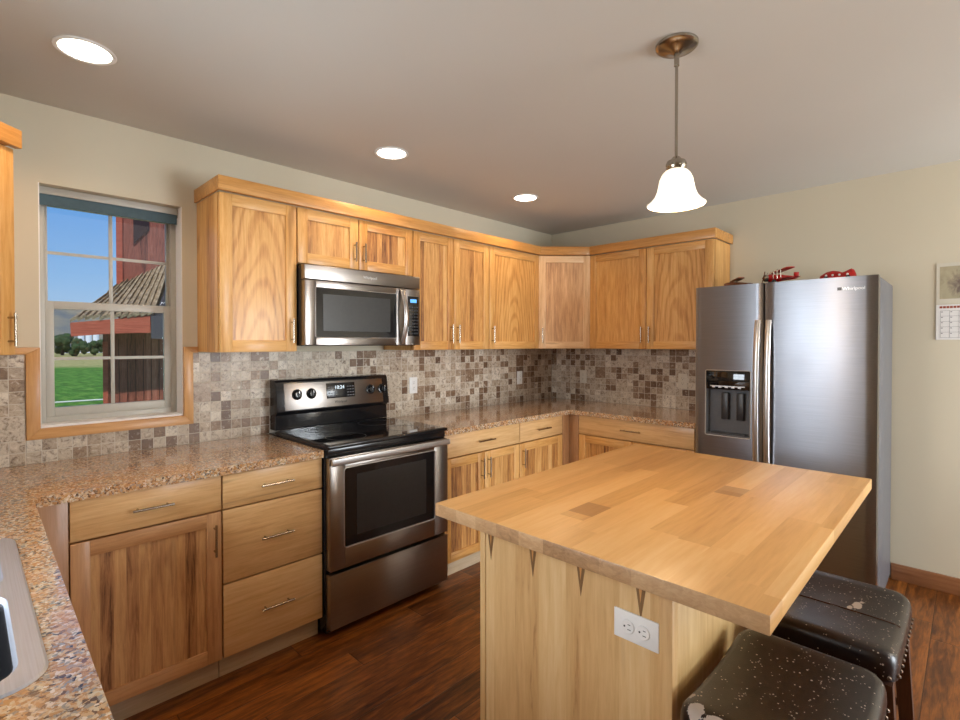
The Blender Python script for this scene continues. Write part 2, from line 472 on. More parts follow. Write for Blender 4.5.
def hill_mat():
    t = NT('dry_hill')
    co = t.n('NewGeometry').outputs['Position']
    f = t.noise(co, .05, 6, .65)
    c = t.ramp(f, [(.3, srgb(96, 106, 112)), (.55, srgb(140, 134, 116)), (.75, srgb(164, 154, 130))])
    return t.set(c, .95, 0, **{'Specular IOR Level': 0.0})
MHILL = hill_mat()

def shingle_mat():
    t = NT('cedar_shakes')
    co = t.n('TexCoord').outputs['Object']
    f = t.noise(t.vmath('MULTIPLY', co, (1, .25, 1)), 14, 5, .7)
    c = t.ramp(f, [(.3, srgb(92, 76, 58)), (.55, srgb(160, 140, 110)), (.75, srgb(204, 186, 156))])
    t.bump(f, .6, .02)
    return t.set(c, .9, 0)
MSHK = shingle_mat()

def calpic():
    t = NT('calendar_picture')
    co = t.n('TexCoord').outputs['Object']
    f = t.noise(co, 22, 5, .6, .8)
    s = t.sep(co)
    dx = t.math('SUBTRACT', s[1], -.115); dz = t.math('SUBTRACT', s[2], .31)
    d = t.math('SQRT', t.math('ADD', t.math('MULTIPLY', dx, dx), t.math('MULTIPLY', dz, dz)))
    k = t.maprange(t.math('ADD', d, t.math('MULTIPLY', t.math('SUBTRACT', f, .5), .16)), .02, .08, 1, 0)
    bgc = t.ramp(f, [(.3, srgb(160, 150, 122)), (.7, srgb(176, 166, 138))])
    return t.set(t.mix(k, bgc, srgb(104, 88, 82)), .5, 0)
MCALP = calpic()

# ------------------------------------------------------------------ mesh helpers
class MB:
    def __init__(s):
        s.bm = bmesh.new()
    def _merge(s, b2, mi, smooth=False):
        for f in b2.faces:
            f.material_index = mi
            f.smooth = smooth
        me = bpy.data.meshes.new('tmp')
        b2.to_mesh(me)
        b2.free()
        s.bm.from_mesh(me)
        bpy.data.meshes.remove(me)
        return s
    def box(s, x0, x1, y0, y1, z0, z1, mi=0, bev=0.0, seg=2, M=None):
        b = bmesh.new()
        bmesh.ops.create_cube(b, size=1)
        bmesh.ops.scale(b, vec=(abs(x1 - x0), abs(y1 - y0), abs(z1 - z0)), verts=b.verts)
        bmesh.ops.translate(b, vec=((x0 + x1) / 2, (y0 + y1) / 2, (z0 + z1) / 2), verts=b.verts)
        if bev:
            bmesh.ops.bevel(b, geom=b.edges[:], offset=bev, segments=seg, affect='EDGES', profile=.5)
        if M is not None:
            bmesh.ops.transform(b, matrix=M, verts=b.verts)
        return s._merge(b, mi)
    def prism(s, pts, z0, z1, mi=0, M=None, bev=0.0):
        """polygon in xy extruded along z"""
        b = bmesh.new()
        lo = [b.verts.new((x, y, z0)) for x, y in pts]
        hi = [b.verts.new((x, y, z1)) for x, y in pts]
        b.faces.new(lo[::-1]); b.faces.new(hi)
        n = len(pts)
        for i in range(n):
            b.faces.new((lo[i], lo[(i + 1) % n], hi[(i + 1) % n], hi[i]))
        bmesh.ops.recalc_face_normals(b, faces=b.faces[:])
        if bev:
            bmesh.ops.bevel(b, geom=b.edges[:], offset=bev, segments=2, affect='EDGES', profile=.5)
        if M is not None:
            bmesh.ops.transform(b, matrix=M, verts=b.verts)
        return s._merge(b, mi)
    def tube(s, path, r, mi=0, n=12, cap=True, flat=1.0, up=None):
        """round (or flattened) tube along a path"""
        b = bmesh.new()
        P_ = [Vector(p) for p in path]
        rings = []
        rr = r if isinstance(r, (list, tuple)) else [r] * len(P_)
        u = None
        for i, p in enumerate(P_):
            t = (P_[min(i + 1, len(P_) - 1)] - P_[max(i - 1, 0)]).normalized()
            if u is None:
                a = Vector(up) if up else (Vector((0, 0, 1)) if abs(t.z) < .9 else Vector((1, 0, 0)))
                u = (a - t * a.dot(t)).normalized()
            else:
                u = (u - t * u.dot(t)).normalized()
            v = t.cross(u)
            rings.append([b.verts.new(p + (u * math.cos(2 * PI * k / n) * flat + v * math.sin(2 * PI * k / n)) * rr[i]) for k in range(n)])
        for a, c in zip(rings, rings[1:]):
            for k in range(n):
                b.faces.new((a[k], a[(k + 1) % n], c[(k + 1) % n], c[k]))
        if cap:
            b.faces.new(rings[0][::-1]); b.faces.new(rings[-1])
        bmesh.ops.recalc_face_normals(b, faces=b.faces[:])
        return s._merge(b, mi, True)
    def lathe(s, prof, c=(0, 0, 0), mi=0, n=40, M=None, closed=False, fl=0, amp=0):
        b = bmesh.new()
        rings = []
        for (r, z) in prof:
            rings.append([b.verts.new((c[0] + r * (1 + amp * math.cos(fl * 2 * PI * k / n) if fl else 1) * math.cos(2 * PI * k / n),
                                       c[1] + r * (1 + amp * math.cos(fl * 2 * PI * k / n) if fl else 1) * math.sin(2 * PI * k / n), c[2] + z)) for k in range(n)])
        for a, d in zip(rings, rings[1:]):
            for k in range(n):
                b.faces.new((a[k], a[(k + 1) % n], d[(k + 1) % n], d[k]))
        if closed:
            for k in range(n):
                b.faces.new((rings[-1][k], rings[-1][(k + 1) % n], rings[0][(k + 1) % n], rings[0][k]))
        else:
            if prof[0][0] > 1e-5: b.faces.new(rings[0][::-1])
            if prof[-1][0] > 1e-5: b.faces.new(rings[-1])
        bmesh.ops.remove_doubles(b, verts=b.verts, dist=1e-6)
        bmesh.ops.recalc_face_normals(b, faces=b.faces[:])
        if M is not None:
            bmesh.ops.transform(b, matrix=M, verts=b.verts)
        return s._merge(b, mi, True)
    def ball(s, c, r, mi=0, sub=2, scale=(1, 1, 1)):
        b = bmesh.new()
        bmesh.ops.create_icosphere(b, subdivisions=sub, radius=r)
        bmesh.ops.scale(b, vec=scale, verts=b.verts)
        bmesh.ops.translate(b, vec=c, verts=b.verts)
        return s._merge(b, mi, True)
    def loft(s, rings, mi=0, smooth=True):
        b = bmesh.new()
        vs = [[b.verts.new(p) for p in r] for r in rings]
        n = len(rings[0])
        for a, d in zip(vs, vs[1:]):
            for k in range(n):
                b.faces.new((a[k], a[(k + 1) % n], d[(k + 1) % n], d[k]))
        b.faces.new(vs[0][::-1]); b.faces.new(vs[-1])
        bmesh.ops.recalc_face_normals(b, faces=b.faces[:])
        return s._merge(b, mi, smooth)
    def build(s, name, mats, parent=None, loc=None):
        me = bpy.data.meshes.new(name)
        s.bm.to_mesh(me)
        s.bm.free()
        for m in (mats if isinstance(mats, (list, tuple)) else [mats]):
            me.materials.append(m)
        if hasattr(me, 'set_sharp_from_angle'):
            me.set_sharp_from_angle(angle=R(38))
        o = bpy.data.objects.new(name, me)
        COL.objects.link(o)
        if parent is not None:
            o.parent = parent
        if loc is not None:
            o.location = loc
        return o

def tag(o, label, cat, group=None, kind=None):
    o['label'] = label
    o['category'] = cat
    if group: o['group'] = group
    if kind: o['kind'] = kind
    return o

def thing(name, label, cat, loc=(0, 0, 0), rz=0.0, group=None):
    o = bpy.data.objects.new(name, None)
    o.empty_display_size = .1
    COL.objects.link(o)
    o.location = loc
    o.rotation_euler = (0, 0, rz)
    return tag(o, label, cat, group)

def struct(o):
    o['kind'] = 'structure'
    return o

def text(body, size, mat, name, parent, M, depth=.0006, spacing=1.0):
    cu = bpy.data.curves.new(name, 'FONT')
    cu.body = body
    cu.size = size
    cu.extrude = depth
    cu.align_x = 'CENTER'; cu.align_y = 'CENTER'
    cu.space_character = spacing
    tmp = bpy.data.objects.new(name, cu)
    COL.objects.link(tmp)
    dg = bpy.context.evaluated_depsgraph_get()
    me = bpy.data.meshes.new_from_object(tmp.evaluated_get(dg))
    bpy.data.objects.remove(tmp)
    me.transform(M)
    me.materials.clear(); me.materials.append(mat)
    me.name = name
    o = bpy.data.objects.new(name, me)
    COL.objects.link(o)
    o.parent = parent
    return o

def face_M(x, y, z):
    """text lying in the local xz plane, facing local -y"""
    return Matrix.Translation((x, y, z)) @ Matrix.Rotation(PI / 2, 4, 'X')

# ------------------------------------------------------------------ room shell
H = 2.4447
XW = -4.395
YS = -6.2
CT = .908      # countertop height
WX0, WX1, WZ0, WZ1 = -3.678, -3.130, 1.055, 2.107
m = MB(); m.box(XW - .15, .15, YS - .15, .15, -.12, 0); struct(m.build('floor', MFLOOR))
m = MB(); m.box(XW - .15, .15, YS - .15, .15, H, H + .15); struct(m.build('ceiling', MCEIL))
m = MB()
m.box(XW - .15, WX0, 0, .15, 0, H); m.box(WX1, .15, 0, .15, 0, H)
m.box(WX0, WX1, 0, .15, 0, WZ0); m.box(WX0, WX1, 0, .15, WZ1, H)
struct(m.build('wall_back', MWALL))
m = MB(); m.box(0, .15, YS - .15, 0, 0, H); struct(m.build('wall_right', MWALL))
m = MB()   # left wall with the window over the sink
SY0, SY1, SZ0, SZ1 = -1.96, -1.02, 1.07, 2.10
m.box(XW - .15, XW, YS - .15, SY0, 0, H); m.box(XW - .15, XW, SY1, 0, 0, H)
m.box(XW - .15, XW, SY0, SY1, 0, SZ0); m.box(XW - .15, XW, SY0, SY1, SZ1, H)
struct(m.build('wall_left', MWALL))
m = MB()   # wall behind the camera with a glass patio door
m.box(XW, -1.7, YS - .15, YS, 0, H); m.box(-.1, 0, YS - .15, YS, 0, H); m.box(-1.7, -.1, YS - .15, YS, 2.08, H)
struct(m.build('wall_front', MWALL))
d = thing('door_1', 'sliding glass patio door in the wall behind the camera', 'door', (-.9, YS - .08, 0)); d['kind'] = 'structure'
for x0, x1 in ((-.8, 0.02), (-.02, .8)):
    m = MB()
    for a, b, c, e in ((x0, x0 + .07, .0, 2.07), (x1 - .07, x1, .0, 2.07), (x0 + .07, x1 - .07, .0, .09), (x0 + .07, x1 - .07, 1.99, 2.07)):
        yy = -.03 if x0 < -.3 else .01
        m.box(a, b, yy, yy + .035, c, e, bev=.002)
    s_ = m.build('sash', MVINYL, d)
    m = MB(); m.box(x0 + .07, x1 - .07, yy + .014, yy + .02, .09, 1.99); m.build('pane', MGLASS, s_)
m = MB(); m.box(-.016, -.001, -6.2, -2.52, 0, .097, bev=.003); struct(m.build('baseboard_right', MBASE))
m = MB(); m.box(XW + .001, -1.71, YS + .001, YS + .016, 0, .097, bev=.003); struct(m.build('baseboard_front', MTRIM))

# ---- windows
def window(name, w, z0, z1, loc, rz, label):
    """local x across, local y outwards; w wide; opening from z0 to z1 (absolute heights)"""
    o = thing(name, label, 'window', loc, rz); o['kind'] = 'structure'
    m = MB(); h = w / 2
    F = .028
    zo = 0
    m.box(-h, -h + F, .0955, .145, z0, z1, bev=.002); m.box(h - F, h, .0955, .145, z0, z1, bev=.002)
    m.box(-h + F, h - F, .0955, .145, z0, z0 + .035, bev=.002); m.box(-h + F, h - F, .0955, .145, z1 - .05, z1, bev=.002)
    m.build('window_frame', MVINYL, o)
    zm = 1.59 if rz == 0 else (z0 + z1) / 2
    for (a, b, y) in ((z0 + .035, zm + .02, .0965), (zm - .012, z1 - .05, .1235)):
        m = MB(); s = .030 if y < .11 else .012
        hh = h - F
        m.box(-hh, -hh + s, y, y + .0255, a, b, bev=.002); m.box(hh - s, hh, y, y + .0255, a, b, bev=.002)
        m.box(-hh + s, hh - s, y, y + .026, a, a + (.040 if y < .11 else .024), bev=.002); m.box(-hh + s, hh - s, y, y + .026, b - (.036 if y < .11 else .018), b, bev=.002)
        sa = m.build('sash', MVINYL, o)
        m = MB(); m.box(-hh + s, hh - s, y + .010, y + .014, a + .02, b - .016); m.build('pane', MGLASS, sa)
        m = MB(); mid = (a + b) / 2 + (.0 if y < .11 else .012)
        m.box(-.008, .008, y + .004, y + .0095, a + .03, b - .018, bev=.002)
        m.box(-hh + s, -.008, y + .004, y + .0095, mid - .007, mid + .007); m.box(.008, hh - s, y + .004, y + .0095, mid - .007, mid + .007)
        m.build('muntin', MVINYL, sa)
    m = MB()   # painted reveal: sill, side jambs, head
    m.box(-h, h, .001, .095, z0, z0 + .010); m.build('window_sill', MCREAM, o)
    m = MB(); m.box(-h, -h + .004, .001, .095, z0 + .010, z1); m.box(h - .004, h, .001, .095, z0 + .010, z1); m.build('jamb', MCREAM, o)
    return o
WC = (WX0 + WX1) / 2
window('window_1', WX1 - WX0, WZ0, WZ1, (WC, 0, 0), 0, 'white sash window with muntins in the wall above the counter')
window('window_2', SY1 - SY0, SZ0, SZ1, (XW, (SY0 + SY1) / 2, 0), PI / 2, 'wide white sash window in the left wall over the sink')

# oak casing round the lower part of the window, and the cap on the tile
t_ = .020
TZ0, TZ1 = 1.372, 1.402
m = MB()
ox0, ox1, oz0 = -3.724, -3.088, 1.010
def mbar(m, pts, mi):
    m.prism([(x, z) for x, z in pts], 0, t_, mi, M=Matrix(((1, 0, 0, 0), (0, 0, -1, 0), (0, 1, 0, 0), (0, 0, 0, 1))), bev=.0015)
c_ = thing('trim_1', 'honey oak casing around the lower half of the window', 'trim', (0, 0, 0)); c_['kind'] = 'structure'
m = MB(); mbar(m, [(ox0, oz0), (ox1, oz0), (WX1, WZ0), (WX0, WZ0)], 0); m.build('casing_bottom', MTRIM, c_)
m = MB(); mbar(m, [(ox0, oz0), (WX0, WZ0), (WX0, TZ1), (ox0, TZ0)], 0); m.build('casing_side', MTRIMV, c_)
m = MB(); mbar(m, [(ox1, oz0), (ox1, TZ0), (WX1, TZ1), (WX1, WZ0)], 0); m.build('casing_side', MTRIMV, c_)
m = MB(); mbar(m, [(-4.0, TZ0), (ox0, TZ0), (WX0, TZ1), (-4.0, TZ1)], 0); m.build('tile_cap', MTRIM, c_)
m = MB(); mbar(m, [(ox1, TZ0), (-3.064, TZ0), (-3.064, TZ1), (WX1, TZ1)], 0); m.build('tile_cap', MTRIM, c_)

# tile backsplash
m = MB(); bt = .009
m.box(XW, ox0 - .0005, -bt, -.0005, CT + .0005, TZ0 - .0005); m.box(ox0, ox1, -bt, -.0005, CT + .0005, oz0 - .0005); m.box(ox1 + .0005, -.0005, -bt, -.0005, CT + .0005, TZ0 - .0005)
m.box(-bt, -.0005, -1.60, -bt, CT + .0005, TZ0 - .0005)
m.box(XW + .0005, XW + bt, SY0 - .6, -bt, CT + .0005, SZ0 - .01)
m.box(XW + .0005, XW + bt, SY1 + .05, -bt, SZ0 - .01, TZ0 - .0005)
bs = m.build('tile_backsplash', MTILE)
tag(bs, 'brown and cream tumbled marble mosaic tiles covering the wall between counter and upper cabinets', 'backsplash')
bs['kind'] = 'structure'

# roller blind
b_ = thing('roller_blind', 'rolled-up teal blind at the top of the window', 'blind', (WC, .070, 2.03))
m = MB(); m.tube([(-.262, .008, .055), (.262, .008, .055)], .015, n=20); m.build('roller', MSHADE, b_)
m = MB(); m.box(-.266, .266, -.012, -.009, .002, .046); m.build('fabric', MSHADE, b_)
m = MB(); m.box(-.2665, .2665, -.022, -.013, .044, .0755, bev=.0015); m.build('headrail', MVINYL, b_)
m = MB(); m.box(-.266, .266, -.014, -.006, -.004, .0015, bev=.0006); m.build('bottom_bar', MSHADE, b_)
for sx in (-1, 1):
    m = MB(); m.box(sx * .2690 - .0012, sx * .2690 + .0012, -.012, .020, .030, .074); m.build('bracket', MNICK, b_)

# ------------------------------------------------------------------ cabinets
def bar_handle(parent, p0, p1, yf, r=.0048, stand=.026):
    """bar pull in front of local plane y = yf between (x,z) p0 and p1"""
    m = MB()
    a = Vector((p0[0], yf - stand, p0[1])); b = Vector((p1[0], yf - stand, p1[1]))
    m.tube([a, b], r, n=10)
    for k in (.14, .86):
        q = a.lerp(b, k)
        m.tube([q, Vector((q.x, yf + .0002, q.z))], r * .8, n=8)
    return m.build('handle', MNICK, parent)

def door(root, x0, x1, z0, z1, yf, style='boards', handle=None, fw=.056, t=.020):
    m = MB(); e = .0015
    m.box(x0, x0 + fw, yf, yf + t, z0, z1, 0, bev=e); m.box(x1 - fw, x1, yf, yf + t, z0, z1, 0, bev=e)
    m.box(x0 + fw - .0004, x1 - fw + .0004, yf, yf + t, z1 - fw, z1, 1, bev=e); m.box(x0 + fw - .0004, x1 - fw + .0004, yf, yf + t, z0, z0 + fw, 1, bev=e)
    dr = m.build('door', {'pale': [MPV, MPH], 'brown': [MBV, MBH]}.get(style, [MV, MH]), root)
    m = MB(); m.box(x0 + fw - .002, x1 - fw + .002, yf + .009, yf + .016, z0 + fw - .002, z1 - fw + .002)
    mat = {'boards': MB_, 'cath': MC, 'plain': MV, 'pale': MPB, 'brown': MBB}[style]
    pn = m.build('panel', mat, dr)
    if style == 'cath':   # put the panel origin at its middle so the arches centre on it
        cx, cz = (x0 + x1) / 2, z0
        pn.data.transform(Matrix.Translation((-cx, 0, -cz))); pn.location = (cx, 0, cz)
    if handle:
        side, hz0, hz1 = handle
        hx = x0 + .028 if side == 'l' else x1 - .028
        bar_handle(dr, (hx, hz0), (hx, hz1), yf)
    return dr

def drawer(root, x0, x1, z0, z1, yf, L=.14, t=.020):
    m = MB(); m.box(x0, x1, yf, yf + t, z0, z1, 0, bev=.002)
    dr = m.build('drawer', MDRW, root)
    c = (x0 + x1) / 2; zc = (z0 + z1) / 2
    bar_handle(dr, (c - L / 2, zc), (c + L / 2, zc), yf)
    return dr

def carcass(root, x0, x1, y0, y1, z0, z1, mat=None, toe=False):
    m = MB()
    m.box(x0, x1, y0, y1, z0, z1, 0)
    o = m.build('cabinet_body', [mat or MCs], root)
    return o

GU = 'honey hickory upper cabinets'
def upper(label, loc, rz, w, doors, z0=1.376, z1=2.135, dep=.3045, gap=.0024):
    o = thing('wall_cabinet', label, 'cabinet', loc, rz, None)
    m = MB(); m.box(.0008, w - .0008, -dep + .008, -.0015, z0, 2.136, 0); m.build('cabinet_body', MCs, o)
    for (a, b, st, hd) in doors:
        door(o, a + gap, b - gap, z0 + .002, z1 - .002, -dep - .0205, st, hd)
    return o
HZ = (1.422, 1.546)
upper('single-door honey wood wall cabinet right of the window', (-3.063, 0, 0), 0, .381, [(0, .381, 'cath', ('r', *HZ))])
upper('short two-door honey wood wall cabinet directly above the microwave', (-2.680, 0, 0), 0, .765,
      [(0, .371, 'boards', ('r', 1.885, 1.995)), (.371, .765, 'boards', ('l', 1.885, 1.995))], z0=1.842)
upper('tall two-door honey wood wall cabinet just right of the microwave', (-1.913, 0, 0), 0, .700,
      [(0, .350, 'boards', ('r', *HZ)), (.350, .700, 'boards', ('l', *HZ))])
upper('single-door wall cabinet with dark arched grain, left of the corner cabinet', (-1.211, 0, 0), 0, .594, [(0, .594, 'cath', ('l', *HZ))])
upper('two-door honey wood wall cabinet on the right wall beside the fridge', (0, -.617, 0), -PI / 2, .977,
      [(0, .489, 'plain', ('r', *HZ)), (.489, .977, 'cath', ('l', *HZ))])
# diagonal corner cabinets
def corner_cab(label, loc, rz, flip, handle, style):
    """local: corner of the room at origin, walls along -x... built in world axes then turned so the wall pair matches"""
    o = thing('corner_wall_cabinet', label, 'cabinet', loc, rz)
    pts = [(-.0015, -.0015), (-.613, -.0015), (-.613, -.308), (-.308, -.613), (-.0015, -.613)]
    # rotate polygon by 45deg so the diagonal face looks along local -y
    M = Matrix.Rotation(PI / 4, 4, 'Z')
    m = MB(); m.prism(pts, 1.376, 2.14, 0, M=M)
    m.build('cabinet_body', MCs, o)
    half = .305 * math.sqrt(2) / 2
    yf = -(.308 + .613) / math.sqrt(2)
    door(o, -half + .006, half - .006, 1.378, 2.133, yf - .0205, style, handle)
    # crown piece
    m = MB(); m.box(-half - .004, half + .004, yf - .044, yf - .0175, 2.138, 2.204, 0, bev=.002)
    m.box(-half + .03, half - .03, yf - .0205, yf - .001, 2.137, 2.150, 0)
    m.build('crown_board', MCR, o)
    return o
corner_cab('pale diagonal corner wall cabinet between the two walls', (0, 0, 0), -PI / 4, False, ('l', *HZ), 'pale')
corner_cab('orange-brown diagonal corner wall cabinet left of the window', (XW, 0, 0), PI / 4, True, ('r', 1.41, 1.53), 'plain')

# crown boards along the tops
k = thing('crown_moulding', 'flat wooden crown board along the top of the back wall cabinets', 'moulding', (0, 0, 2.137))
m = MB(); m.box(-3.0745, -.622, -.352, -.3255, .001, .067, 0, bev=.002); m.build('front_board', MCR, k)
m = MB(); m.box(-3.0745, -3.0635, -.325, -.001, .001, .067, 0, bev=.002); m.build('return_board', MCR, k)
k = thing('crown_moulding', 'flat wooden crown board on the right wall cabinet beside the fridge', 'moulding', (0, 0, 2.137), -PI / 2)
m = MB(); m.box(.622, 1.613, -.352, -.3255, .001, .067, 0, bev=.002); m.build('front_board', MCR, k)
m = MB(); m.box(1.602, 1.613, -.325, -.001, .001, .067, 0, bev=.002); m.build('return_board', MCR, k)

# ---- base cabinets
def base(label, loc, rz, w, drawers, doors, dep=.608, top=.872):
    o = thing('base_cabinet', label, 'cabinet', loc, rz)
    m = MB(); m.box(.0008, w - .0008, -dep + .010, -.0105, .098, top, 0); m.build('cabinet_body', MCs, o)
    m = MB(); m.box(.0008, w - .0008, -dep + .03, -.02, .0, .0975, 0); m.build('toe_kick', MTOE, o)
    for (a, b, z0, z1, L) in drawers:
        drawer(o, a + .0024, b - .0024, z0, z1, -dep - .0205, L)
    for (a, b, z0, z1, st, hd) in doors:
        door(o, a + .0024, b - .0024, z0, z1, -dep - .0205, st, hd)
    return o
base('base cabinet with one drawer over a striped door, under the window', (-3.657, 0, 0), 0, .497,
     [(0, .497, .727, .870, .135)], [(0, .497, .100, .720, 'brown', ('r', .545, .675))])
base('base cabinet of three stacked drawers left of the stove', (-3.158, 0, 0), 0, .452,
     [(0, .452, .727, .868, .145), (0, .452, .413, .720, .145), (0, .452, .100, .406, .145)], [])
base('base cabinet with one wide drawer over two doors, right of the stove', (-1.925, 0, 0), 0, .699,
     [(0, .699, .733, .870, .150)], [(0, .349, .100, .725, 'boards', ('r', .560, .690)), (.349, .699, .100, .725, 'boards', ('l', .560, .690))])
base('narrow base cabinet with one drawer over one door near the corner', (-1.225, 0, 0), 0, .508,
     [(0, .508, .733, .870, .150)], [(0, .508, .100, .725, 'boards', ('l', .560, .690))])
base('base cabinet on the right wall between corner and fridge', (0, -.712, 0), -PI / 2, .876,
     [(0, .876, .733, .870, .150)], [(0, .438, .100, .725, 'boards', ('r', .560, .690)), (.438, .876, .100, .725, 'boards', ('l', .560, .690))])
# blind corner boxes with filler strips
o = thing('corner_base_cabinet', 'plain corner base cabinet under the granite where the two walls meet', 'cabinet', (0, 0, 0))
m = MB(); m.box(-.716, -.0105, -.608, -.0105, .098, .872, 0); m.box(-.606, -.0105, -.711, -.608, .098, .872, 0); m.build('cabinet_body', MCs, o)
m = MB(); m.box(-.716, -.628, -.6285, -.6085, .100, .870, 0, bev=.001); m.box(-.628, -.608, -.711, -.6285, .100, .870, 0, bev=.001); m.build('filler_strip', MFIL, o)
m = MB(); m.box(-.716, -.02, -.578, -.02, 0, .0975); m.box(-.578, -.02, -.711, -.578, 0, .0975); m.build('toe_kick', MTOE, o)
o = thing('corner_base_cabinet', 'plain corner base cabinet under the granite in the left corner by the sink', 'cabinet', (XW, 0, 0))
m = MB(); m.box(.0105, .736, -.608, -.0105, .098, .872, 0); m.box(.0105, .6, -.72, -.608, .098, .872, 0); m.build('cabinet_body', MCs, o)
m = MB(); m.box(.60, .736, -.6285, -.6085, .100, .870, 0, bev=.001); m.build('filler_strip', MFIL, o)
m = MB(); m.box(.02, .736, -.578, -.02, 0, .0975); m.build('toe_kick', MTOE, o)
# left run: sink base + dishwasher + one more unit
o = thing('sink_base_cabinet', 'two-door base cabinet below the sink on the left wall', 'cabinet', (XW, -1.84, 0), PI / 2)
m = MB(); 
m.box(0, 1.118, -.590, -.570, .098, .872); m.box(0, .018, -.570, -.0105, .098, .872); m.box(1.10, 1.118, -.570, -.0105, .098, .872); m.box(.018, 1.10, -.570, -.0105, .098, .116)
m.build('cabinet_body', MCs, o)
m = MB(); m.box(0, 1.118, -.56, -.02, 0, .0975); m.build('toe_kick', MTOE, o)
for a, b, hd in ((0, .559, 'r'), (.559, 1.118, 'l')):
    door(o, a + .0015, b - .0015, .10, .725, -.6105, 'boards', (hd, .56, .69))
m = MB(); m.box(.002, 1.116, -.6105, -.5905, .733, .870, 0, bev=.002); m.build('false_drawer_front', MH, o)
o = thing('dishwasher', 'white dishwasher under the left counter, its handle just showing past the granite', 'dishwasher', (XW, -2.445, 0), PI / 2)
m = MB(); m.box(.002, .598, -.60, -.012, .10, .868, bev=.003); m.build('tub_body', MBLACKM, o)
m = MB(); m.box(.002, .598, -.632, -.6005, .11, .868, bev=.004); m.build('door', MWHITE, o)
m = MB(); m.tube([(.03, -.668, .785), (.585, -.668, .785)], .009, n=14); m.tube([(.06, -.6315, .785), (.06, -.668, .785)], .007); m.tube([(.555, -.6315, .785), (.555, -.668, .785)], .007)
m.build('handle', MWHITE, o)
m = MB(); m.box(.01, .59, -.57, -.10, 0, .0995); m.build('toe_kick', MBLACKM, o)
o = base('base cabinet with drawer and door at the near end of the left counter', (XW, -3.45, 0), PI / 2, 1.0, [(0, 1.0, .733, .870, .15)],
         [(0, .5, .10, .725, 'boards', ('r', .56, .69)), (.5, 1.0, .10, .725, 'boards', ('l', .56, .69))], dep=.59)

# ------------------------------------------------------------------ granite countertops
def counter(name, pts, front, label, hole=None, th=.034):
    """pts: outline; front: list of polyline points along which the chiselled edge runs"""
    o = thing(name, label, 'countertop', (0, 0, CT - th))
    b = bmesh.new()
    if hole:
        for poly in hole:
            vs = [b.verts.new((x, y, th)) for x, y in poly]
            b.faces.new(vs)
        bmesh.ops.remove_doubles(b, verts=b.verts, dist=1e-5)
    else:
        b.faces.new([b.verts.new((x, y, th)) for x, y in pts])
    bmesh.ops.recalc_face_normals(b, faces=b.faces[:])
    for f in b.faces:
        if f.normal.z < 0: f.normal_flip()
    r = bmesh.ops.extrude_face_region(b, geom=b.faces[:])
    vs = [e for e in r['geom'] if isinstance(e, bmesh.types.BMVert)]
    bmesh.ops.translate(b, vec=(0, 0, -th), verts=vs)
    bmesh.ops.recalc_face_normals(b, faces=b.faces[:])
    m = MB(); m._merge(b, 0)
    m.build('slab', MGRAN, o)
    # chiselled edge: fine strip with jittered surface
    m = MB(); b = bmesh.new()
    rnd = random.Random(5)
    cols = []
    for (p, q) in zip(front, front[1:]):
        p = Vector(p); q = Vector(q); L = (q - p).length; n = max(2, int(L / .008))
        nrm = Vector(((q - p).y, -(q - p).x)).normalized()
        for i in range(n + (1 if q == Vector(front[-1]) else 0)):
            pt = p.lerp(q, i / n)
            first = i == 0 and cols
            col = []
            prof = [(0, th - .0003), (.005, th - .003), (.009, th * .7), (.009, th * .45), (.006, th * .2), (0, .0)]
            for j, (dd, z) in enumerate(prof):
                jit = 0 if j in (0, 5) else rnd.uniform(-.0035, .003)
                jz = 0 if j in (0, 5) else rnd.uniform(-.002, .002)
                col.append(b.verts.new((pt.x + nrm.x * (dd + jit), pt.y + nrm.y * (dd + jit), z + jz)))
            cols.append(col)
    for a, c in zip(cols, cols[1:]):
        for j in range(5):
            b.faces.new((a[j], c[j], c[j + 1], a[j + 1]))
    bmesh.ops.recalc_face_normals(b, faces=b.faces[:])
    m._merge(b, 0)
    m.build('chiselled_edge', MGRANE, o)
    return o
# left L-shaped counter with sink cut-out (polygons around the hole)
xe, xe2 = -3.750, -3.772
hx0, hx1, hy0, hy1 = -4.335, -3.842, -1.835, -1.065
XB = XW + .001
YB = -.001
ye = -3.46
fx = lambda y: xe + (xe2 - xe) * (y + .655) / (-2.1 + .655)
polys = [
    [(XB, YB), (XB, -.648), (hx0, -.648), (hx1, -.648), (fx(-.648), -.648), (-2.709, -.648), (-2.709, YB)],
    [(XB, -.648), (XB, hy1), (hx0, hy1), (hx0, -.648)],
    [(hx0, -.648), (hx0, hy1), (hx1, hy1), (hx1, -.648)],
    [(hx1, -.648), (hx1, hy1), (fx(hy1), hy1), (fx(-.648), -.648)],
    [(XB, hy1), (XB, hy0), (hx0, hy0), (hx0, hy1)],
    [(hx1, hy1), (hx1, hy0), (fx(hy0), hy0), (fx(hy1), hy1)],
    [(XB, hy0), (XB, ye), (hx0, ye), (hx0, hy0)],
    [(hx0, hy0), (hx0, ye), (hx1, ye), (hx1, hy0)],
    [(hx1, hy0), (hx1, ye), (fx(ye), ye), (fx(hy0), hy0)],
]
counter('granite_countertop', None, [(-2.709, -.648), (fx(-.648), -.648), (fx(ye), ye)], 'speckled tan granite countertop under the window and along the sink', hole=polys)
counter('granite_countertop', [(-1.940, -.001), (-1.940, -.648), (-.648, -.648), (-.648, -1.598), (-.001, -1.598), (-.001, -.001)],
        [(-.648, -1.598), (-.648, -.648), (-1.940, -.648)], 'speckled tan granite countertop from the stove round the corner to the fridge')

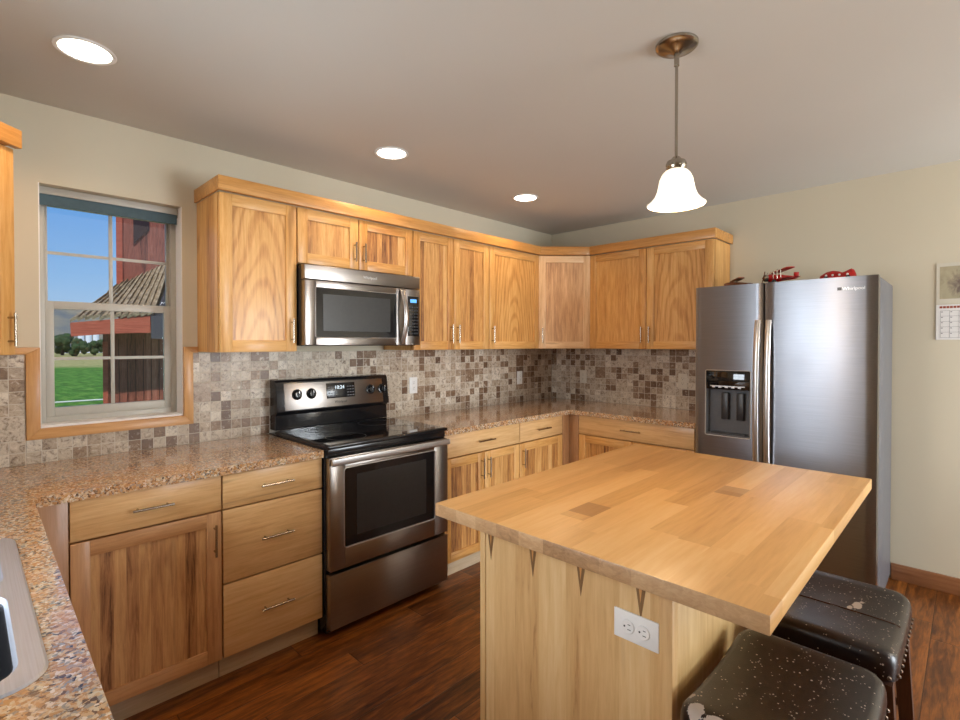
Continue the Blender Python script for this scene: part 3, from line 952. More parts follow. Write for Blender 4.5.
# ------------------------------------------------------------------ sink
def rrect(x0, x1, y0, y1, r, z, n=6):
    pts = []
    for cx, cy, a0 in ((x1 - r, y1 - r, 0), (x0 + r, y1 - r, PI / 2), (x0 + r, y0 + r, PI), (x1 - r, y0 + r, 1.5 * PI)):
        for k in range(n + 1):
            a = a0 + PI / 2 * k / n
            pts.append((cx + r * math.cos(a), cy + r * math.sin(a), z))
    return pts
o = thing('kitchen_sink', 'double-bowl stainless steel sink set in the left counter', 'sink', (-4.09, -1.45, CT))
def sink_part():
    b = bmesh.new()
    X0, X1, Y0, Y1 = -.265, .272, -.415, .415
    outer_lo = [b.verts.new(p) for p in rrect(X0, X1, Y0, Y1, .06, .0006)]
    outer_hi = [b.verts.new(p) for p in rrect(X0 + .004, X1 - .004, Y0 + .004, Y1 - .004, .056, .004)]
    inner = [b.verts.new(p) for p in rrect(X0 + .012, X1 - .012, Y0 + .012, Y1 - .012, .05, .003)]
    n = len(inner)
    for A, B in ((outer_lo, outer_hi), (outer_hi, inner)):
        for k in range(n):
            b.faces.new((A[k], A[(k + 1) % n], B[(k + 1) % n], B[k]))
    # deck with two holes, filled by triangulation
    bowls = []
    edges = [b.edges.get((inner[k], inner[(k + 1) % n])) for k in range(n)]
    for (y0, y1) in ((-.375, .0), (.04, .375)):
        top = [b.verts.new(p) for p in rrect(-.17, .238, y0, y1, .05, .003)]
        for k in range(n):
            edges.append(b.edges.new((top[k], top[(k + 1) % n])))
        bowls.append((top, y0, y1))
    bmesh.ops.triangle_fill(b, use_beauty=True, use_dissolve=False, edges=edges)
    for top, y0, y1 in bowls:
        prev = top
        for ins, z in ((.006, -.004), (.010, -.02), (.016, -.155), (.04, -.178), (.12, -.182)):
            ring = [b.verts.new(p) for p in rrect(-.17 + ins, .238 - ins, y0 + ins, y1 - ins, max(.012, .05 - ins * .3) if ins < .1 else .02, z)]
            for k in range(n):
                b.faces.new((prev[k], prev[(k + 1) % n], ring[(k + 1) % n], ring[k]))
            prev = ring
        b.faces.new(prev)
    bmesh.ops.recalc_face_normals(b, faces=b.faces[:])
    m = MB(); m._merge(b, 0, True)
    return m
skm = sink_part()
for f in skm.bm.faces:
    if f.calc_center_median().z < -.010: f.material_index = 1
sk = skm.build('basin', [MSINK, steel('sink_bowl_shaded_steel', srgb(92, 92, 96), .42, 1)], o)  # bowls get a darker copy of the steel, their shade put into colour
for y in (-.19, .21):
    m = MB(); m.lathe([(.0, -.1795), (.040, -.1795), (.042, -.177), (.045, -.1815)], (.03, y, 0), n=28); m.build('drain', MNICK, o)

# ------------------------------------------------------------------ range
RX = -2.7035; RW = .7565
o = thing('electric_range', 'stainless and black freestanding electric range between the counters', 'stove', (RX, 0, 0))
m = MB(); m.box(.003, RW - .003, -.645, -.012, .02, .912, bev=.003); m.build('range_body', MBLACK, o)
for x, y in ((.05, -.60), (RW - .05, -.60), (.05, -.06), (RW - .05, -.06)):
    m = MB(); m.lathe([(.014, 0), (.016, .003), (.016, .0195)], (x, y, 0), n=14); m.build('foot', MBLACKM, o)
m = MB(); m.box(-.0015, RW + .0015, -.685, -.100, .9125, .932, 0, bev=.006, seg=3)
m.box(.012, RW - .012, -.672, -.105, .9315, .9335, 1)
ck = m.build('cooktop', [MBLACK, MGLASSB], o)
for (x, y, r) in ((.19, -.52, .105), (.56, -.52, .09), (.19, -.24, .08), (.56, -.24, .105)):
    m = MB(); m.lathe([(r - .003, .9336), (r - .003, .9339), (r, .9339), (r, .9336)], (x, y, 0), n=48, closed=True); m.build('burner_ring', MDGREY, ck)
# front vent lip under the cooktop
m = MB(); m.box(.006, RW - .006, -.668, -.645, .876, .9125, bev=.003); m.build('vent_trim', MBLACK, o)
# door
m = MB(); yf = -.690
m.box(.004, RW - .004, -.683, -.6455, .330, .872, 0, bev=.004)
m.box(.004, .082, yf, -.6835, .330, .832, 0, bev=.003); m.box(RW - .106, RW - .004, yf, -.6835, .330, .832, 0, bev=.003)
m.box(.0825, RW - .1065, yf, -.6835, .330, .432, 0, bev=.002); m.box(.0825, RW - .1065, yf, -.6835, .812, .832, 0, bev=.002)
dr = m.build('oven_door', MSS, o)
m = MB(); m.box(.083, RW - .107, yf + .002, yf + .0063, .433, .811, 0); m.build('oven_window', MOVGL, dr)
m = MB()
fr = rrect(.078, RW - .102, .428, .816, .016, 0)
P3 = [(p[0], yf - .0015, p[1]) for p in fr]
m.tube(P3 + [P3[0]], .003, n=8, cap=False); m.build('window_bezel', MSSB, dr)
m = MB(); m.box(.150, RW - .165, yf + .0008, yf + .0019, .475, .775, 0); m.build('inner_screen', MSCREEN, dr)
# handle bar across the top
m = MB(); m.box(.004, RW - .004, -.714, -.698, .839, .871, 0, bev=.004, seg=3); m.box(.02, .06, -.702, -.6825, .842, .866, 0, bev=.003); m.box(RW - .06, RW - .02, -.702, -.6825, .842, .866, 0, bev=.003)
m.build('oven_handle', MSSB, o)
# drawer
m = MB(); m.box(.004, RW - .004, yf, -.6455, .048, .312, 0, bev=.004); m.box(.004, RW - .004, yf - .003, yf + .004, .306, .314, 0, bev=.002); m.build('storage_drawer', MSS, o)
# backguard
prof = [(-.022, .9325), (-.094, .9325), (-.088, 1.015), (-.114, 1.035), (-.094, 1.200), (-.082, 1.212), (-.022, 1.212)]
Mx = Matrix(((0, 0, 1, 0), (1, 0, 0, 0), (0, 1, 0, 0), (0, 0, 0, 1)))
m = MB(); m.prism(prof, .006, RW - .006, 0, M=Mx, bev=.002)
bgd = m.build('backguard', MBLACK, o)
# sloped control face: frame along the slope from (y=-.098,z=1.035) to (-.078,1.200)
sl = math.atan2(.020, .165)
def cp_M(x, s):
    """origin on the sloped face at local x and height s up the slope, -y out of it"""
    return Matrix.Translation((x, -.114 + .020 * s / .165, 1.035 + s)) @ Matrix.Rotation(-sl, 4, 'X')
MM = cp_M(0, 0)
m = MB(); m.box(.050, RW - .050, -.0035, .0005, .006, .158, 0, bev=.001, M=MM); cpn = m.build('control_panel', MSS, bgd)
m = MB(); m.box(.308, .500, -.0055, -.003, .055, .145, 0, bev=.001, M=MM); clk = m.build('clock_panel', MBLACK, bgd)
text('10:24', .030, MDISPW, 'clock_digits', bgd, MM @ face_M(.395, -.0057, .118))
for kx in (.318, .445):
    for i in range(3):
        for j in range(4):
            m = MB(); m.box(kx + i * .018, kx + .013 + i * .018, -.0062, -.0055, .064 + j * .018, .070 + j * .018, M=MM); m.build('key', MGREY, bgd)
text('Whirlpool', .020, MLOGOD, 'brand_mark', bgd, MM @ face_M(.40, -.0038, .032))
for x in (.124, .211, .614, .704):
    kM = MM @ Matrix.Translation((x, -.0036, .092)) @ Matrix.Rotation(PI / 2, 4, 'X')
    m = MB(); m.lathe([(.030, 0), (.031, .004), (.024, .006), (.022, .022), (.019, .026), (0, .027)], n=32, M=kM)
    m.box(-.005, .005, -.021, .021, .024, .033, 0, bev=.002, M=kM)
    kb = m.build('knob', MBLACK, bgd)
    m = MB(); m.box(-.0015, .0015, .004, .019, .0331, .0336, M=kM); m.build('knob_mark', MLOGO, kb)

# ------------------------------------------------------------------ microwave
o = thing('microwave', 'over-the-range stainless microwave under the short cabinet', 'microwave', (-2.678, 0, 1.406))
MW = .758; MH_ = .424; yf = -.400
m = MB(); m.box(.001, MW - .001, -.355, -.0105, .0, MH_, bev=.003); m.build('microwave_body', MBLACK, o)
m = MB(); m.box(0, MW, yf, -.3555, .347, MH_, 0, bev=.005, seg=3); m.build('vent_grille', MSS, o)
m = MB()
m.box(0, .062, yf, -.3555, .004, .343, 0, bev=.003); m.box(.5785, .645, yf, -.3555, .004, .343, 0, bev=.002)
m.box(.0622, .5783, yf, -.3555, .004, .046, 0, bev=.002); m.box(.0622, .5783, yf, -.3555, .306, .343, 0, bev=.002)
dr = m.build('microwave_door', MSS, o)
m = MB(); m.box(.0625, .578, yf + .004, -.357, .0465, .3055, 0); m.build('door_window', MOVGL, dr)
m = MB(); m.box(.105, .535, yf + .002, yf + .0039, .080, .275, 0); m.build('inner_screen', MSCREEN, dr)
m = MB()
P3 = [(p[0], yf - .001, p[1]) for p in rrect(.060, .580, .044, .308, .008, 0)]
m.tube(P3 + [P3[0]], .0025, n=8, cap=False); m.build('window_bezel', MSSB, dr)
m = MB()
pth = [(.615, yf, .015 + .32 * 0)] + [(.615, yf - .012 - .040 * math.sin(PI * k / 14), .018 + .312 * k / 14) for k in range(15)] + [(.615, yf, .333)]
m.tube(pth, .015, n=12, flat=.45, up=(0, 1, 0)); m.build('handle', MSSL, dr)
m = MB(); m.box(.6465, MW, yf, -.3555, .004, .343, 0, bev=.003); cp = m.build('control_panel', MSS, o)
m = MB(); m.box(.662, .745, yf - .0025, yf + .001, .058, .300, 0, bev=.001); m.build('keypad_glass', MGLASSB, cp)
m = MB(); m.box(.680, .728, yf - .0032, yf - .0026, .262, .283, 0); m.build('clock_display', MDISP, cp)
for i in range(4):
    for j in range(9):
        m = MB(); m.box(.670 + i * .019, .682 + i * .019, yf - .0031, yf - .0026, .070 + j * .020, .079 + j * .020); m.build('key', MDGREY, cp)
text('Whirlpool', .022, MLOGO, 'brand_mark', o, face_M(.395, yf - .0005, .385))

# ------------------------------------------------------------------ refrigerator
FY = -1.6115; FW = .910; FH = 1.767
o = thing('refrigerator', 'tall side-by-side stainless fridge with water dispenser in the left door', 'fridge', (0, FY, 0), -PI / 2)
m = MB(); m.box(.004, FW - .004, -.615, -.02, .03, 1.765, bev=.004); m.build('fridge_body', MFRSIDE, o)
m = MB(); m.box(.01, FW - .01, -.60, -.05, 0, .0298); m.box(.02, FW - .02, -.655, -.616, .02, .075, bev=.003); m.build('base_grille', MDGREY, o)
def curved_door(x0, x1, z0, z1, bow=.016, hole=None):
    """slab with a softly bowed, edge-rounded front; hole = (x0,x1,z0,z1) opening"""
    b = bmesh.new()
    n = 20
    xs = [x0 + (x1 - x0) * i / n for i in range(n + 1)]
    if hole:
        for hx in hole[:2]:
            k = min(range(len(xs)), key=lambda i: abs(xs[i] - hx)); xs[k] = hx
    zs = [z0, z1] if not hole else [z0, hole[2], hole[3], z1]
    def fy(x):
        u = (x - x0) / (x1 - x0)
        e = .006 * max(0, 1 - min(u, 1 - u) / .03) ** 2
        return -.694 + e - bow * 4 * (u * (1 - u)) * .14 + .005
    F = [[b.verts.new((x, fy(x), z)) for z in zs] for x in xs]
    B = [[b.verts.new((x, -.6165, z)) for z in zs] for x in xs]
    nz = len(zs)
    for i in range(n):
        for j in range(nz - 1):
            if hole and j == 1 and xs[i] >= hole[0] - 1e-6 and xs[i + 1] <= hole[1] + 1e-6:
                continue
            f = b.faces.new((F[i][j], F[i + 1][j], F[i + 1][j + 1], F[i][j + 1])); f.smooth = True
            b.faces.new((B[i][j], B[i][j + 1], B[i + 1][j + 1], B[i + 1][j]))
        b.faces.new((F[i][0], B[i][0], B[i + 1][0], F[i + 1][0])); b.faces.new((F[i][-1], F[i + 1][-1], B[i + 1][-1], B[i][-1]))
    for j in range(nz - 1):
        b.faces.new((F[0][j], F[0][j + 1], B[0][j + 1], B[0][j])); b.faces.new((F[-1][j], B[-1][j], B[-1][j + 1], F[-1][j + 1]))
    bmesh.ops.recalc_face_normals(b, faces=b.faces[:])
    me = bpy.data.meshes.new('t'); b.to_mesh(me); b.free()
    m = MB(); m.bm.from_mesh(me); bpy.data.meshes.remove(me)
    return m
DX0, DX1, DZ0, DZ1 = .066, .322, .856, 1.256
dl = curved_door(.002, .385, .085, FH, hole=(DX0, DX1, DZ0, DZ1)).build('freezer_door', MSSV, o)
drr = curved_door(.394, FW - .002, .085, FH).build('fridge_door', MSSV, o)
m = MB(); m.box(.3855, .3935, -.66, -.6165, .085, FH - .002); m.build('door_gap_seal', MBLACKM, o)
for x, dd in ((.362, dl), (.418, drr)):
    m = MB()
    zz0, zz1 = .60, 1.55
    pth = [(x, -.690, zz0 + .012)] + [(x, -.706 - .038 * math.sin(PI * (k / 16)) ** .6, zz0 + (zz1 - zz0) * k / 16) for k in range(17)] + [(x, -.690, zz1 - .012)]
    m.tube(pth, .0155, n=12, flat=.55, up=(0, 1, 0)); m.build('handle', MSSL, dd)
# dispenser
m = MB()
m.box(DX0, DX1, -.630, -.6172, DZ0, DZ1)                       # back of the niche
m.box(DX0, DX0 + .004, -.688, -.630, DZ0, DZ1); m.box(DX1 - .004, DX1, -.688, -.630, DZ0, DZ1)
m.box(DX0 + .004, DX1 - .004, -.688, -.630, DZ0, DZ0 + .012)
dn = m.build('dispenser_niche', MGREY, dl)
m = MB(); m.box(DX0 + .004, DX1 - .004, -.6955, -.6305, 1.140, DZ1 - .002, bev=.004); m.build('dispenser_control', MGLASSB, dl)
m = MB()
m.box(DX0 + .03, DX1 - .03, -.6965, -.6955, 1.157, 1.163)
for i in range(5): m.box(DX0 + .04 + i * .037, DX0 + .058 + i * .037, -.6965, -.6955, 1.150, 1.157)
m.build('dispenser_keys', MLOGO, dl)
m = MB()
m.box(DX0 + .083, DX0 + .125, -.668, -.6305, .955, 1.120, bev=.006); m.box(DX0 + .170, DX0 + .212, -.668, -.6305, .955, 1.120, bev=.006)
m.build('dispenser_paddle', MDGREY, dl)
m = MB(); m.box(DX0 + .03, DX1 - .03, -.686, -.640, DZ0 + .0122, DZ0 + .020, bev=.002); m.build('drip_tray', MDGREY, dl)
m = MB()
P3 = [(p[0], -.6925, p[1]) for p in rrect(DX0, DX1, DZ0, DZ1, .010, 0)]
m.tube(P3 + [P3[0]], .0028, n=8, cap=False); m.build('dispenser_bezel', MSSB, dl)
m = MB(); m.box(.02, .10, -.60, -.50, 1.7655, 1.775, bev=.002); m.box(FW - .10, FW - .02, -.60, -.50, 1.7655, 1.775, bev=.002); m.build('hinge_cover', MDGREY, o)
text('Whirlpool', .023, MLOGO, 'brand_mark', drr, face_M(.808, -.6935, 1.704))
m = MB(); m.box(.738, .757, -.6942, -.6915, 1.697, 1.713); m.build('brand_emblem', MDGREY, drr)

# ------------------------------------------------------------------ toys on the fridge
FT = 1.765
def wing(m, cx, y0, y1, z, c, th, mi=0, sweep=0):
    # wing spanning y0..y1 with chord c along x, rounded tips
    pts = []
    for k in range(9):
        a = PI / 2 - PI * k / 8
        pts.append((cx + math.cos(a) * 0 + c / 2 * math.sin(a), y1 - c * .35 + c * .35 * math.cos(a)))
    for k in range(9):
        a = -PI / 2 + PI * k / 8
        pts.append((cx + c / 2 * math.sin(a), y0 + c * .35 - c * .35 * math.cos(a)))
    m.prism(pts, z - th / 2, z + th / 2, mi, bev=.0015)
p = thing('toy_biplane', 'red toy biplane with silver nose and propeller on the fridge top', 'toy plane', (-.545, -2.035, FT + .0005), R(32))
# local: nose at +y? fuselage along local y, wings along local x
m = MB(); m.loft([[(math.cos(2 * PI * k / 14) * r, y, .040 + math.sin(2 * PI * k / 14) * r * 1.1) for k in range(14)] for y, r in ((-.105, .004), (-.09, .008), (-.02, .017), (.03, .020), (.055, .019))]); m.build('fuselage', MRED, p)
m = MB(); m.loft([[(math.cos(2 * PI * k / 16) * r, y, .040 + math.sin(2 * PI * k / 16) * r) for k in range(16)] for y, r in ((.055, .021), (.07, .021), (.076, .016))]); m.build('engine_cowl', MNICK, p)
m = MB()
Mw = Matrix.Rotation(-PI / 2, 4, 'Z')
for z, sp in ((.083, .15), (.030, .135)):
    mm = MB(); wing(mm, .02, -sp, sp, z, .045, .005); mm.bm.transform(Matrix.Rotation(PI / 2, 4, 'Z') @ Matrix.Scale(-1, 4, (1, 0, 0))); bmesh.ops.recalc_face_normals(mm.bm, faces=mm.bm.faces[:]); mm.build('wing', MRED, p)
for sx in (-.08, .08, -.025, .025):
    for (ya, yb) in ((.01, .012), (.032, .030)):
        m = MB(); m.tube([(sx, ya, .032), (sx, yb, .082)], .0018, n=6); m.build('wing_strut', MNICK, p)
m = MB(); m.box(-.045, .045, -.105, -.085, .041, .045, bev=.001); m.box(-.0015, .0015, -.112, -.085, .041, .072, bev=.0005); m.build('tail_fin', MRED, p)
m = MB(); m.box(-.045, .045, .0765, .0795, .036, .044, bev=.001, M=Matrix.Translation((0, 0, .04)) @ Matrix.Rotation(R(50), 4, 'Y') @ Matrix.Translation((0, 0, -.04))); m.ball((0, .08, .04), .005); m.build('propeller', MBRN, p)
for sx in (-.03, .03):
    m = MB(); m.lathe([(.003, -.004), (.013, -.004), (.014, 0), (.013, .004), (.003, .004)], M=Matrix.Translation((sx, .03, .0145)) @ Matrix.Rotation(PI / 2, 4, 'Y'), n=18, closed=True); m.tube([(sx, .03, .0145), (sx * .4, .03, .028)], .002, n=6); m.build('wheel', MBLACKM, p)
p = thing('toy_plane', 'small brown toy glider by the upper cabinet on the fridge top', 'toy plane', (-.560, -1.815, FT + .0005), R(30))
m = MB(); m.loft([[(math.cos(2 * PI * k / 12) * r, y, .017 + math.sin(2 * PI * k / 12) * r) for k in range(12)] for y, r in ((-.09, .006), (-.03, .014), (.03, .0165), (.06, .013), (.072, .006))]); m.build('fuselage', MBRN, p)
m = MB(); wing(m, 0, -.11, .11, .046, .040, .008); m.bm.transform(Matrix.Rotation(PI / 2, 4, 'Z')); m.build('wing', MBRN, p)
m = MB(); m.tube([(0, .01, .02), (0, .01, .044)], .004, n=6); m.build('wing_pylon', MNICK, p)
m = MB(); m.box(-.03, .03, -.072, -.056, .018, .022, bev=.001); m.build('tail_fin', MBRN, p)
m = MB()
for sx in (-.018, .018): m.lathe([(.002, -.003), (.008, -.003), (.008, .003), (.002, .003)], M=Matrix.Translation((sx, .02, .0083)) @ Matrix.Rotation(PI / 2, 4, 'Y'), n=14, closed=True)
m.build('wheel', MBLACKM, p)
p = thing('toy_race_car', 'low rounded red toy with white spots at the right end of the fridge top', 'toy car', (-.565, -2.330, FT + .0005), R(-90))
prof = [(-.085, .012), (-.078, .030), (-.050, .048), (-.020, .054), (.005, .048), (.022, .040), (.040, .048), (.060, .058), (.074, .050), (.082, .030), (.085, .014)]
rings = []
for x, h in prof:
    w_ = .030 * (1 - (x / .12) ** 2)
    rings.append([(x, w_ * math.cos(a), .008 + (h - .008) * max(0, math.sin(a)) - .003 * max(0, -math.sin(a))) for a in [2 * PI * k / 16 for k in range(16)]])
m = MB(); m.loft(rings); m.build('shell', MRED, p)
for x in (-.048, -.018, .012, .048):
    m = MB(); m.ball((x, -.0275, .026), .006, scale=(1, .5, 1)); m.build('spot', MWHITE, p)
for x in (-.05, .05):
    for s in (-.024, .024):
        m = MB(); m.lathe([(.002, -.005), (.010, -.005), (.011, 0), (.010, .005), (.002, .005)], M=Matrix.Translation((x, s, .0115)) @ Matrix.Rotation(PI / 2, 4, 'X'), n=16, closed=True); m.build('wheel', MBLACKM, p)

# ------------------------------------------------------------------ island
IX0, IX1, IY0, IY1 = -2.868, -1.545, -2.596, -1.645
IZ = .914; IT = .040
o = thing('kitchen_island', 'wooden island with butcher block top standing in front of the fridge', 'island', ((IX0 + IX1) / 2, (IY0 + IY1) / 2, 0))
cx, cy = (IX0 + IX1) / 2, (IY0 + IY1) / 2
m = MB(); m.box(IX0 - cx, IX1 - cx, IY0 - cy, IY1 - cy, IZ - IT, IZ, bev=.003, seg=2); m.build('butcher_block_top', MBUT, o)
bx0, bx1, by0, by1 = -2.790 - cx, -1.70 - cx, -2.378 - cy, -1.768 - cy
m = MB(); m.box(bx0 + .019, bx1 - .0, by0 + .012, by1 - .012, .0, IZ - IT - .0005); m.build('island_body', MISLS, o)
m = MB(); m.box(bx0 + .004, bx0 + .0185, by0 + .034, by1 - .022, .0, IZ - IT - .001, 0)
# dark tapered wedges let into the panel
for wy in (-1.811, -1.973, -2.132, -2.299):
    y = wy - cy
    pts = [(y - .0185, IZ - IT - .001), (y + .0185, IZ - IT - .001), (y, .757)]
    m.prism(pts, bx0 + .0034, bx0 + .0045, 1, M=Matrix(((0, 0, 1, 0), (1, 0, 0, 0), (0, 1, 0, 0), (0, 0, 0, 1))))
    pts = [(y - .008, IZ - IT - .001), (y + .009, IZ - IT - .001), (y + .0005, .80)]
    m.prism(pts, bx0 + .0031, bx0 + .0036, 2, M=Matrix(((0, 0, 1, 0), (1, 0, 0, 0), (0, 1, 0, 0), (0, 0, 0, 1))))
m.build('end_panel', [MISL, MWEDGE, MTRIMV], o)
m = MB(); m.box(bx0, bx0 + .030, by0, by0 + .0335, 0, IZ - IT - .001, bev=.002); m.build('corner_post', MISL, o)
m = MB(); m.box(bx0, bx0 + .030, by1 - .0215, by1, 0, IZ - IT - .001, bev=.002); m.build('corner_post', MISL, o)
m = MB(); m.box(bx0 + .0305, bx1, by0 + .003, by0 + .0118, 0, IZ - IT - .001, bev=.001); m.build('side_panel', MISLS, o)
# doors on the stove side
for a in (0, 1):
    pass
# outlet on the end panel
def outlet(label, M_loc, rz, horiz, mat, switch=False, name='wall_outlet', pw=.070, ph=.115):
    q = thing(name, label, 'outlet' if not switch else 'switch', M_loc, rz)
    w2, h2 = (ph / 2, pw / 2) if horiz else (pw / 2, ph / 2)
    m = MB(); m.box(-w2, w2, -.006, -.0005, -h2, h2, bev=.002); m.build('cover_plate', mat, q)
    if switch:
        m = MB(); m.box(-.016, .016, -.0095, -.006, -.032, .032, bev=.002); m.build('rocker', mat, q)
        return q
    for s in (-1, 1):
        c = (s * .0195, 0) if horiz else (0, s * .0195)
        m = MB(); m.lathe([(.0165, 0), (.0165, .0022), (.0155, .0030), (0, .0030)], M=Matrix.Translation((c[0], -.006, c[1])) @ Matrix.Rotation(PI / 2, 4, 'X'), n=24)
        f = m.build('receptacle', mat, q)
        m = MB()
        sl_ = [(-.006, .004, .0016, .0085), (.006, .004, .0016, .0070)]
        for (dx, dz, a, b) in sl_:
            if horiz: dx, dz, a, b = dz, dx, b, a
            m.box(c[0] + dx - a / 2, c[0] + dx + a / 2, -.0094, -.0089, c[1] + dz - b / 2, c[1] + dz + b / 2)
        gx, gz = (-.008, 0) if horiz else (0, -.008)
        m.lathe([(.0024, 0), (.0024, .0005), (0, .0005)], M=Matrix.Translation((c[0] + gx, -.0089, c[1] + gz)) @ Matrix.Rotation(PI / 2, 4, 'X'), n=10)
        m.build('slot', MSLOT, f)
    return q
outlet('white sideways double outlet on the end panel of the island', (-2.7862, -2.289, .735), -PI / 2, True, MWHITE, name='island_outlet')
outlet('white outlet in the mosaic just right of the stove', (-1.668, -bt, 1.121), 0, False, MWHITE)
outlet('white outlet in the mosaic midway between stove and corner', (-.488, -bt, 1.118), 0, False, MWHITE)
outlet('almond outlet in the mosaic on the right wall near the corner', (-bt, -.358, 1.121), -PI / 2, False, MALM)
outlet('almond outlet in the mosaic on the right wall beside the fridge', (-bt, -1.256, 1.127), -PI / 2, False, MALM)

# ------------------------------------------------------------------ stools
def stool(label, cx, cy, patches, seed):
    o = thing('bar_stool', label, 'stool', (cx, cy, 0), 0)
    hx, hy = .225, .160
    ztop = .648
    def outline(ins, z, r=.045):
        out = []
        for (x, y, _) in rrect(-hx + ins, hx - ins, -hy + ins, hy - ins, max(.006, r - ins * .6), 0, n=8):
            # long edges subdivided by the loft density only at corners; add saddle lift later
            out.append([x, y, z])
        return out
    def dense(ring, step=.022):
        out = []
        n = len(ring)
        segs = 96
        # resample to fixed count by arc length
        L = [0]
        for i in range(n):
            a, b = ring[i], ring[(i + 1) % n]
            L.append(L[-1] + math.hypot(b[0] - a[0], b[1] - a[1]))
        T = L[-1]
        for s in range(segs):
            d_ = T * s / segs
            i = max(j for j in range(n + 1) if L[j] <= d_ + 1e-9)
            i = min(i, n - 1)
            u = (d_ - L[i]) / max(1e-9, (L[i + 1] - L[i]))
            a, b = ring[i], ring[(i + 1) % n]
            out.append([a[0] + (b[0] - a[0]) * u, a[1] + (b[1] - a[1]) * u, a[2]])
        return out
    prof = [(.006, -.066), (.001, -.064), (0, -.055), (-.001, -.040), (.0, -.026), (.003, -.014), (.010, -.005), (.022, -.0005), (.05, .001), (.08, .002), (.11, .002), (.145, .002)]
    rings = []
    for ins, z in prof:
        if ins > .1495: ins = .1495
        rg = dense(outline(ins, z))
        for p_ in rg:
            lift = .020 * (abs(p_[0]) / hx) ** 2.2 - .006
            f_ = min(1, max(0, (z + .066) / .05))
            p_[2] = ztop - .012 + z + lift * f_
        rings.append([tuple(p_) for p_ in rg])
    m = MB(); m.loft(rings)
    # relax: the last ring closes to a flat strip
    seat = m.build('seat', leather('worn_leather_%d' % seed, patches), o)
    # stitched seam across the middle
    if seed == 2:
        m = MB()
        ys = [-hy + .012 + (2 * hy - .024) * k / 20 for k in range(21)]
        sx = .0
        zat = lambda y: next(a[1] + (b[1] - a[1]) * ((hy - abs(y)) - a[0]) / max(1e-6, b[0] - a[0]) for a, b in zip(prof[4:], prof[5:]) if b[0] >= hy - abs(y) or b is prof[-1])
        m.tube([(sx, y, ztop - .012 - .006 + zat(y) + .0006) for y in ys], .0018, n=6); m.build('seam', MSTOOL, seat)
    # nailheads round the lower edge
    proto = None
    ring = dense(outline(-.0012, 0))
    for i in range(0, 96, 2):
        x, y, _ = ring[i]
        z = ztop - .012 - .052
        if proto is None:
            mm = MB(); mm.ball((0, 0, 0), .0056, sub=1); proto = mm.build('nailhead', MNAIL, o); proto.location = (x, y, z)
        else:
            c = proto.copy(); COL.objects.link(c); c.parent = o; c.location = (x, y, z)
    # frame
    m = MB(); m.box(-hx + .012, hx - .012, -hy + .012, hy - .012, ztop - .118, ztop - .0825, bev=.003); m.build('seat_frame', MSTOOL, o)
    for sx_ in (-1, 1):
        for sy_ in (-1, 1):
            t0 = Vector((sx_ * (hx - .030), sy_ * (hy - .030), ztop - .0835)); b0 = Vector((sx_ * (hx - .005), sy_ * (hy + .006), 0))
            def sq(c, s): return [(c.x - s, c.y - s, c.z), (c.x + s, c.y - s, c.z), (c.x + s, c.y + s, c.z), (c.x - s, c.y + s, c.z)]
            m = MB(); m.loft([sq(b0, .015), sq(t0, .020)], smooth=False); m.build('leg', MSTOOL, o)
    def at(sx_, sy_, z):
        k = z / (ztop - .0835)
        return Vector((sx_ * ((hx - .005) * (1 - k) + (hx - .030) * k), sy_ * ((hy + .006) * (1 - k) + (hy - .030) * k), z))
    for (a, b) in ((at(-1, -1, .18), at(1, -1, .18)), (at(-1, 1, .18), at(1, 1, .18)), (at(-1, -1, .30), at(-1, 1, .30)), (at(1, -1, .30), at(1, 1, .30))):
        d_ = (b - a).normalized()
        m = MB(); m.tube([a + d_ * .012, b - d_ * .012], .012, n=4); m.build('stretcher', MSTOOL, o)
    return o
stool('nearest dark leather bar stool, flaked pale along its left corner', -2.625, -2.567, [(-.215, .075, .026, 1.5), (-.205, .12, .016, .8), (-.16, .158, .014, .8), (-.06, .160, .010, .6), (.06, .160, .009, .6)], 1)
stool('farther dark leather bar stool with a pale scuff mid-seat, by the fridge', -2.088, -2.575, [(.045, -.045, .011, .45), (.020, -.030, .007, .6), (.075, -.052, .005, .8)], 2)

# ------------------------------------------------------------------ pendant
PX, PY = -2.193, -2.127
o = thing('pendant_light', 'brushed nickel pendant with a white bell glass shade over the island', 'lamp', (PX, PY, H))
m = MB(); m.lathe([(0, -.034), (.012, -.034), (.020, -.028), (.040, -.022), (.050, -.018), (.062, -.016), (.069, -.010), (.070, -.003), (.068, -.0003), (0, -.0003)], n=48); m.build('canopy', MNICK, o)
m = MB(); m.lathe([(.0085, -.075), (.0085, -.034)], n=16); m.tube([(0, 0, -.395), (0, 0, -.07)], .0052, n=12); m.build('rod', MNICK, o)
m = MB(); m.lathe([(0, -.432), (.028, -.432), (.033, -.424), (.034, -.410), (.030, -.400), (.018, -.394), (.012, -.386), (0, -.386)], n=32); 
for k in range(8): m.ball((.031 * math.cos(k * PI / 4), .031 * math.sin(k * PI / 4), -.4165), .006, sub=1, scale=(1, 1, 1))
m.build('shade_holder', MNICK, o)
prof = [(.026, -.430), (.036, -.434), (.046, -.445), (.054, -.462), (.058, -.482), (.062, -.502), (.070, -.522), (.083, -.538), (.096, -.548)]
inn = [(r - .004, z - .003) for r, z in prof[::-1]]
m = MB(); m.lathe(prof + inn, n=48, closed=True); m.build('lamp_shade', MSHGL, o)
m = MB(); m.ball((0, 0, -.490), .026, sub=3); m.lathe([(.013, -.466), (.013, -.433)], n=16); m.build('bulb', emit('bulb_glow', (1, .88, .68, 1), 30), o)
l_ = light('pendant_glow', 'POINT', (PX, PY, H - .535), 10, WARM, shadow_soft_size=.035)
l_.parent = o; l_.location = (0, 0, -.535)

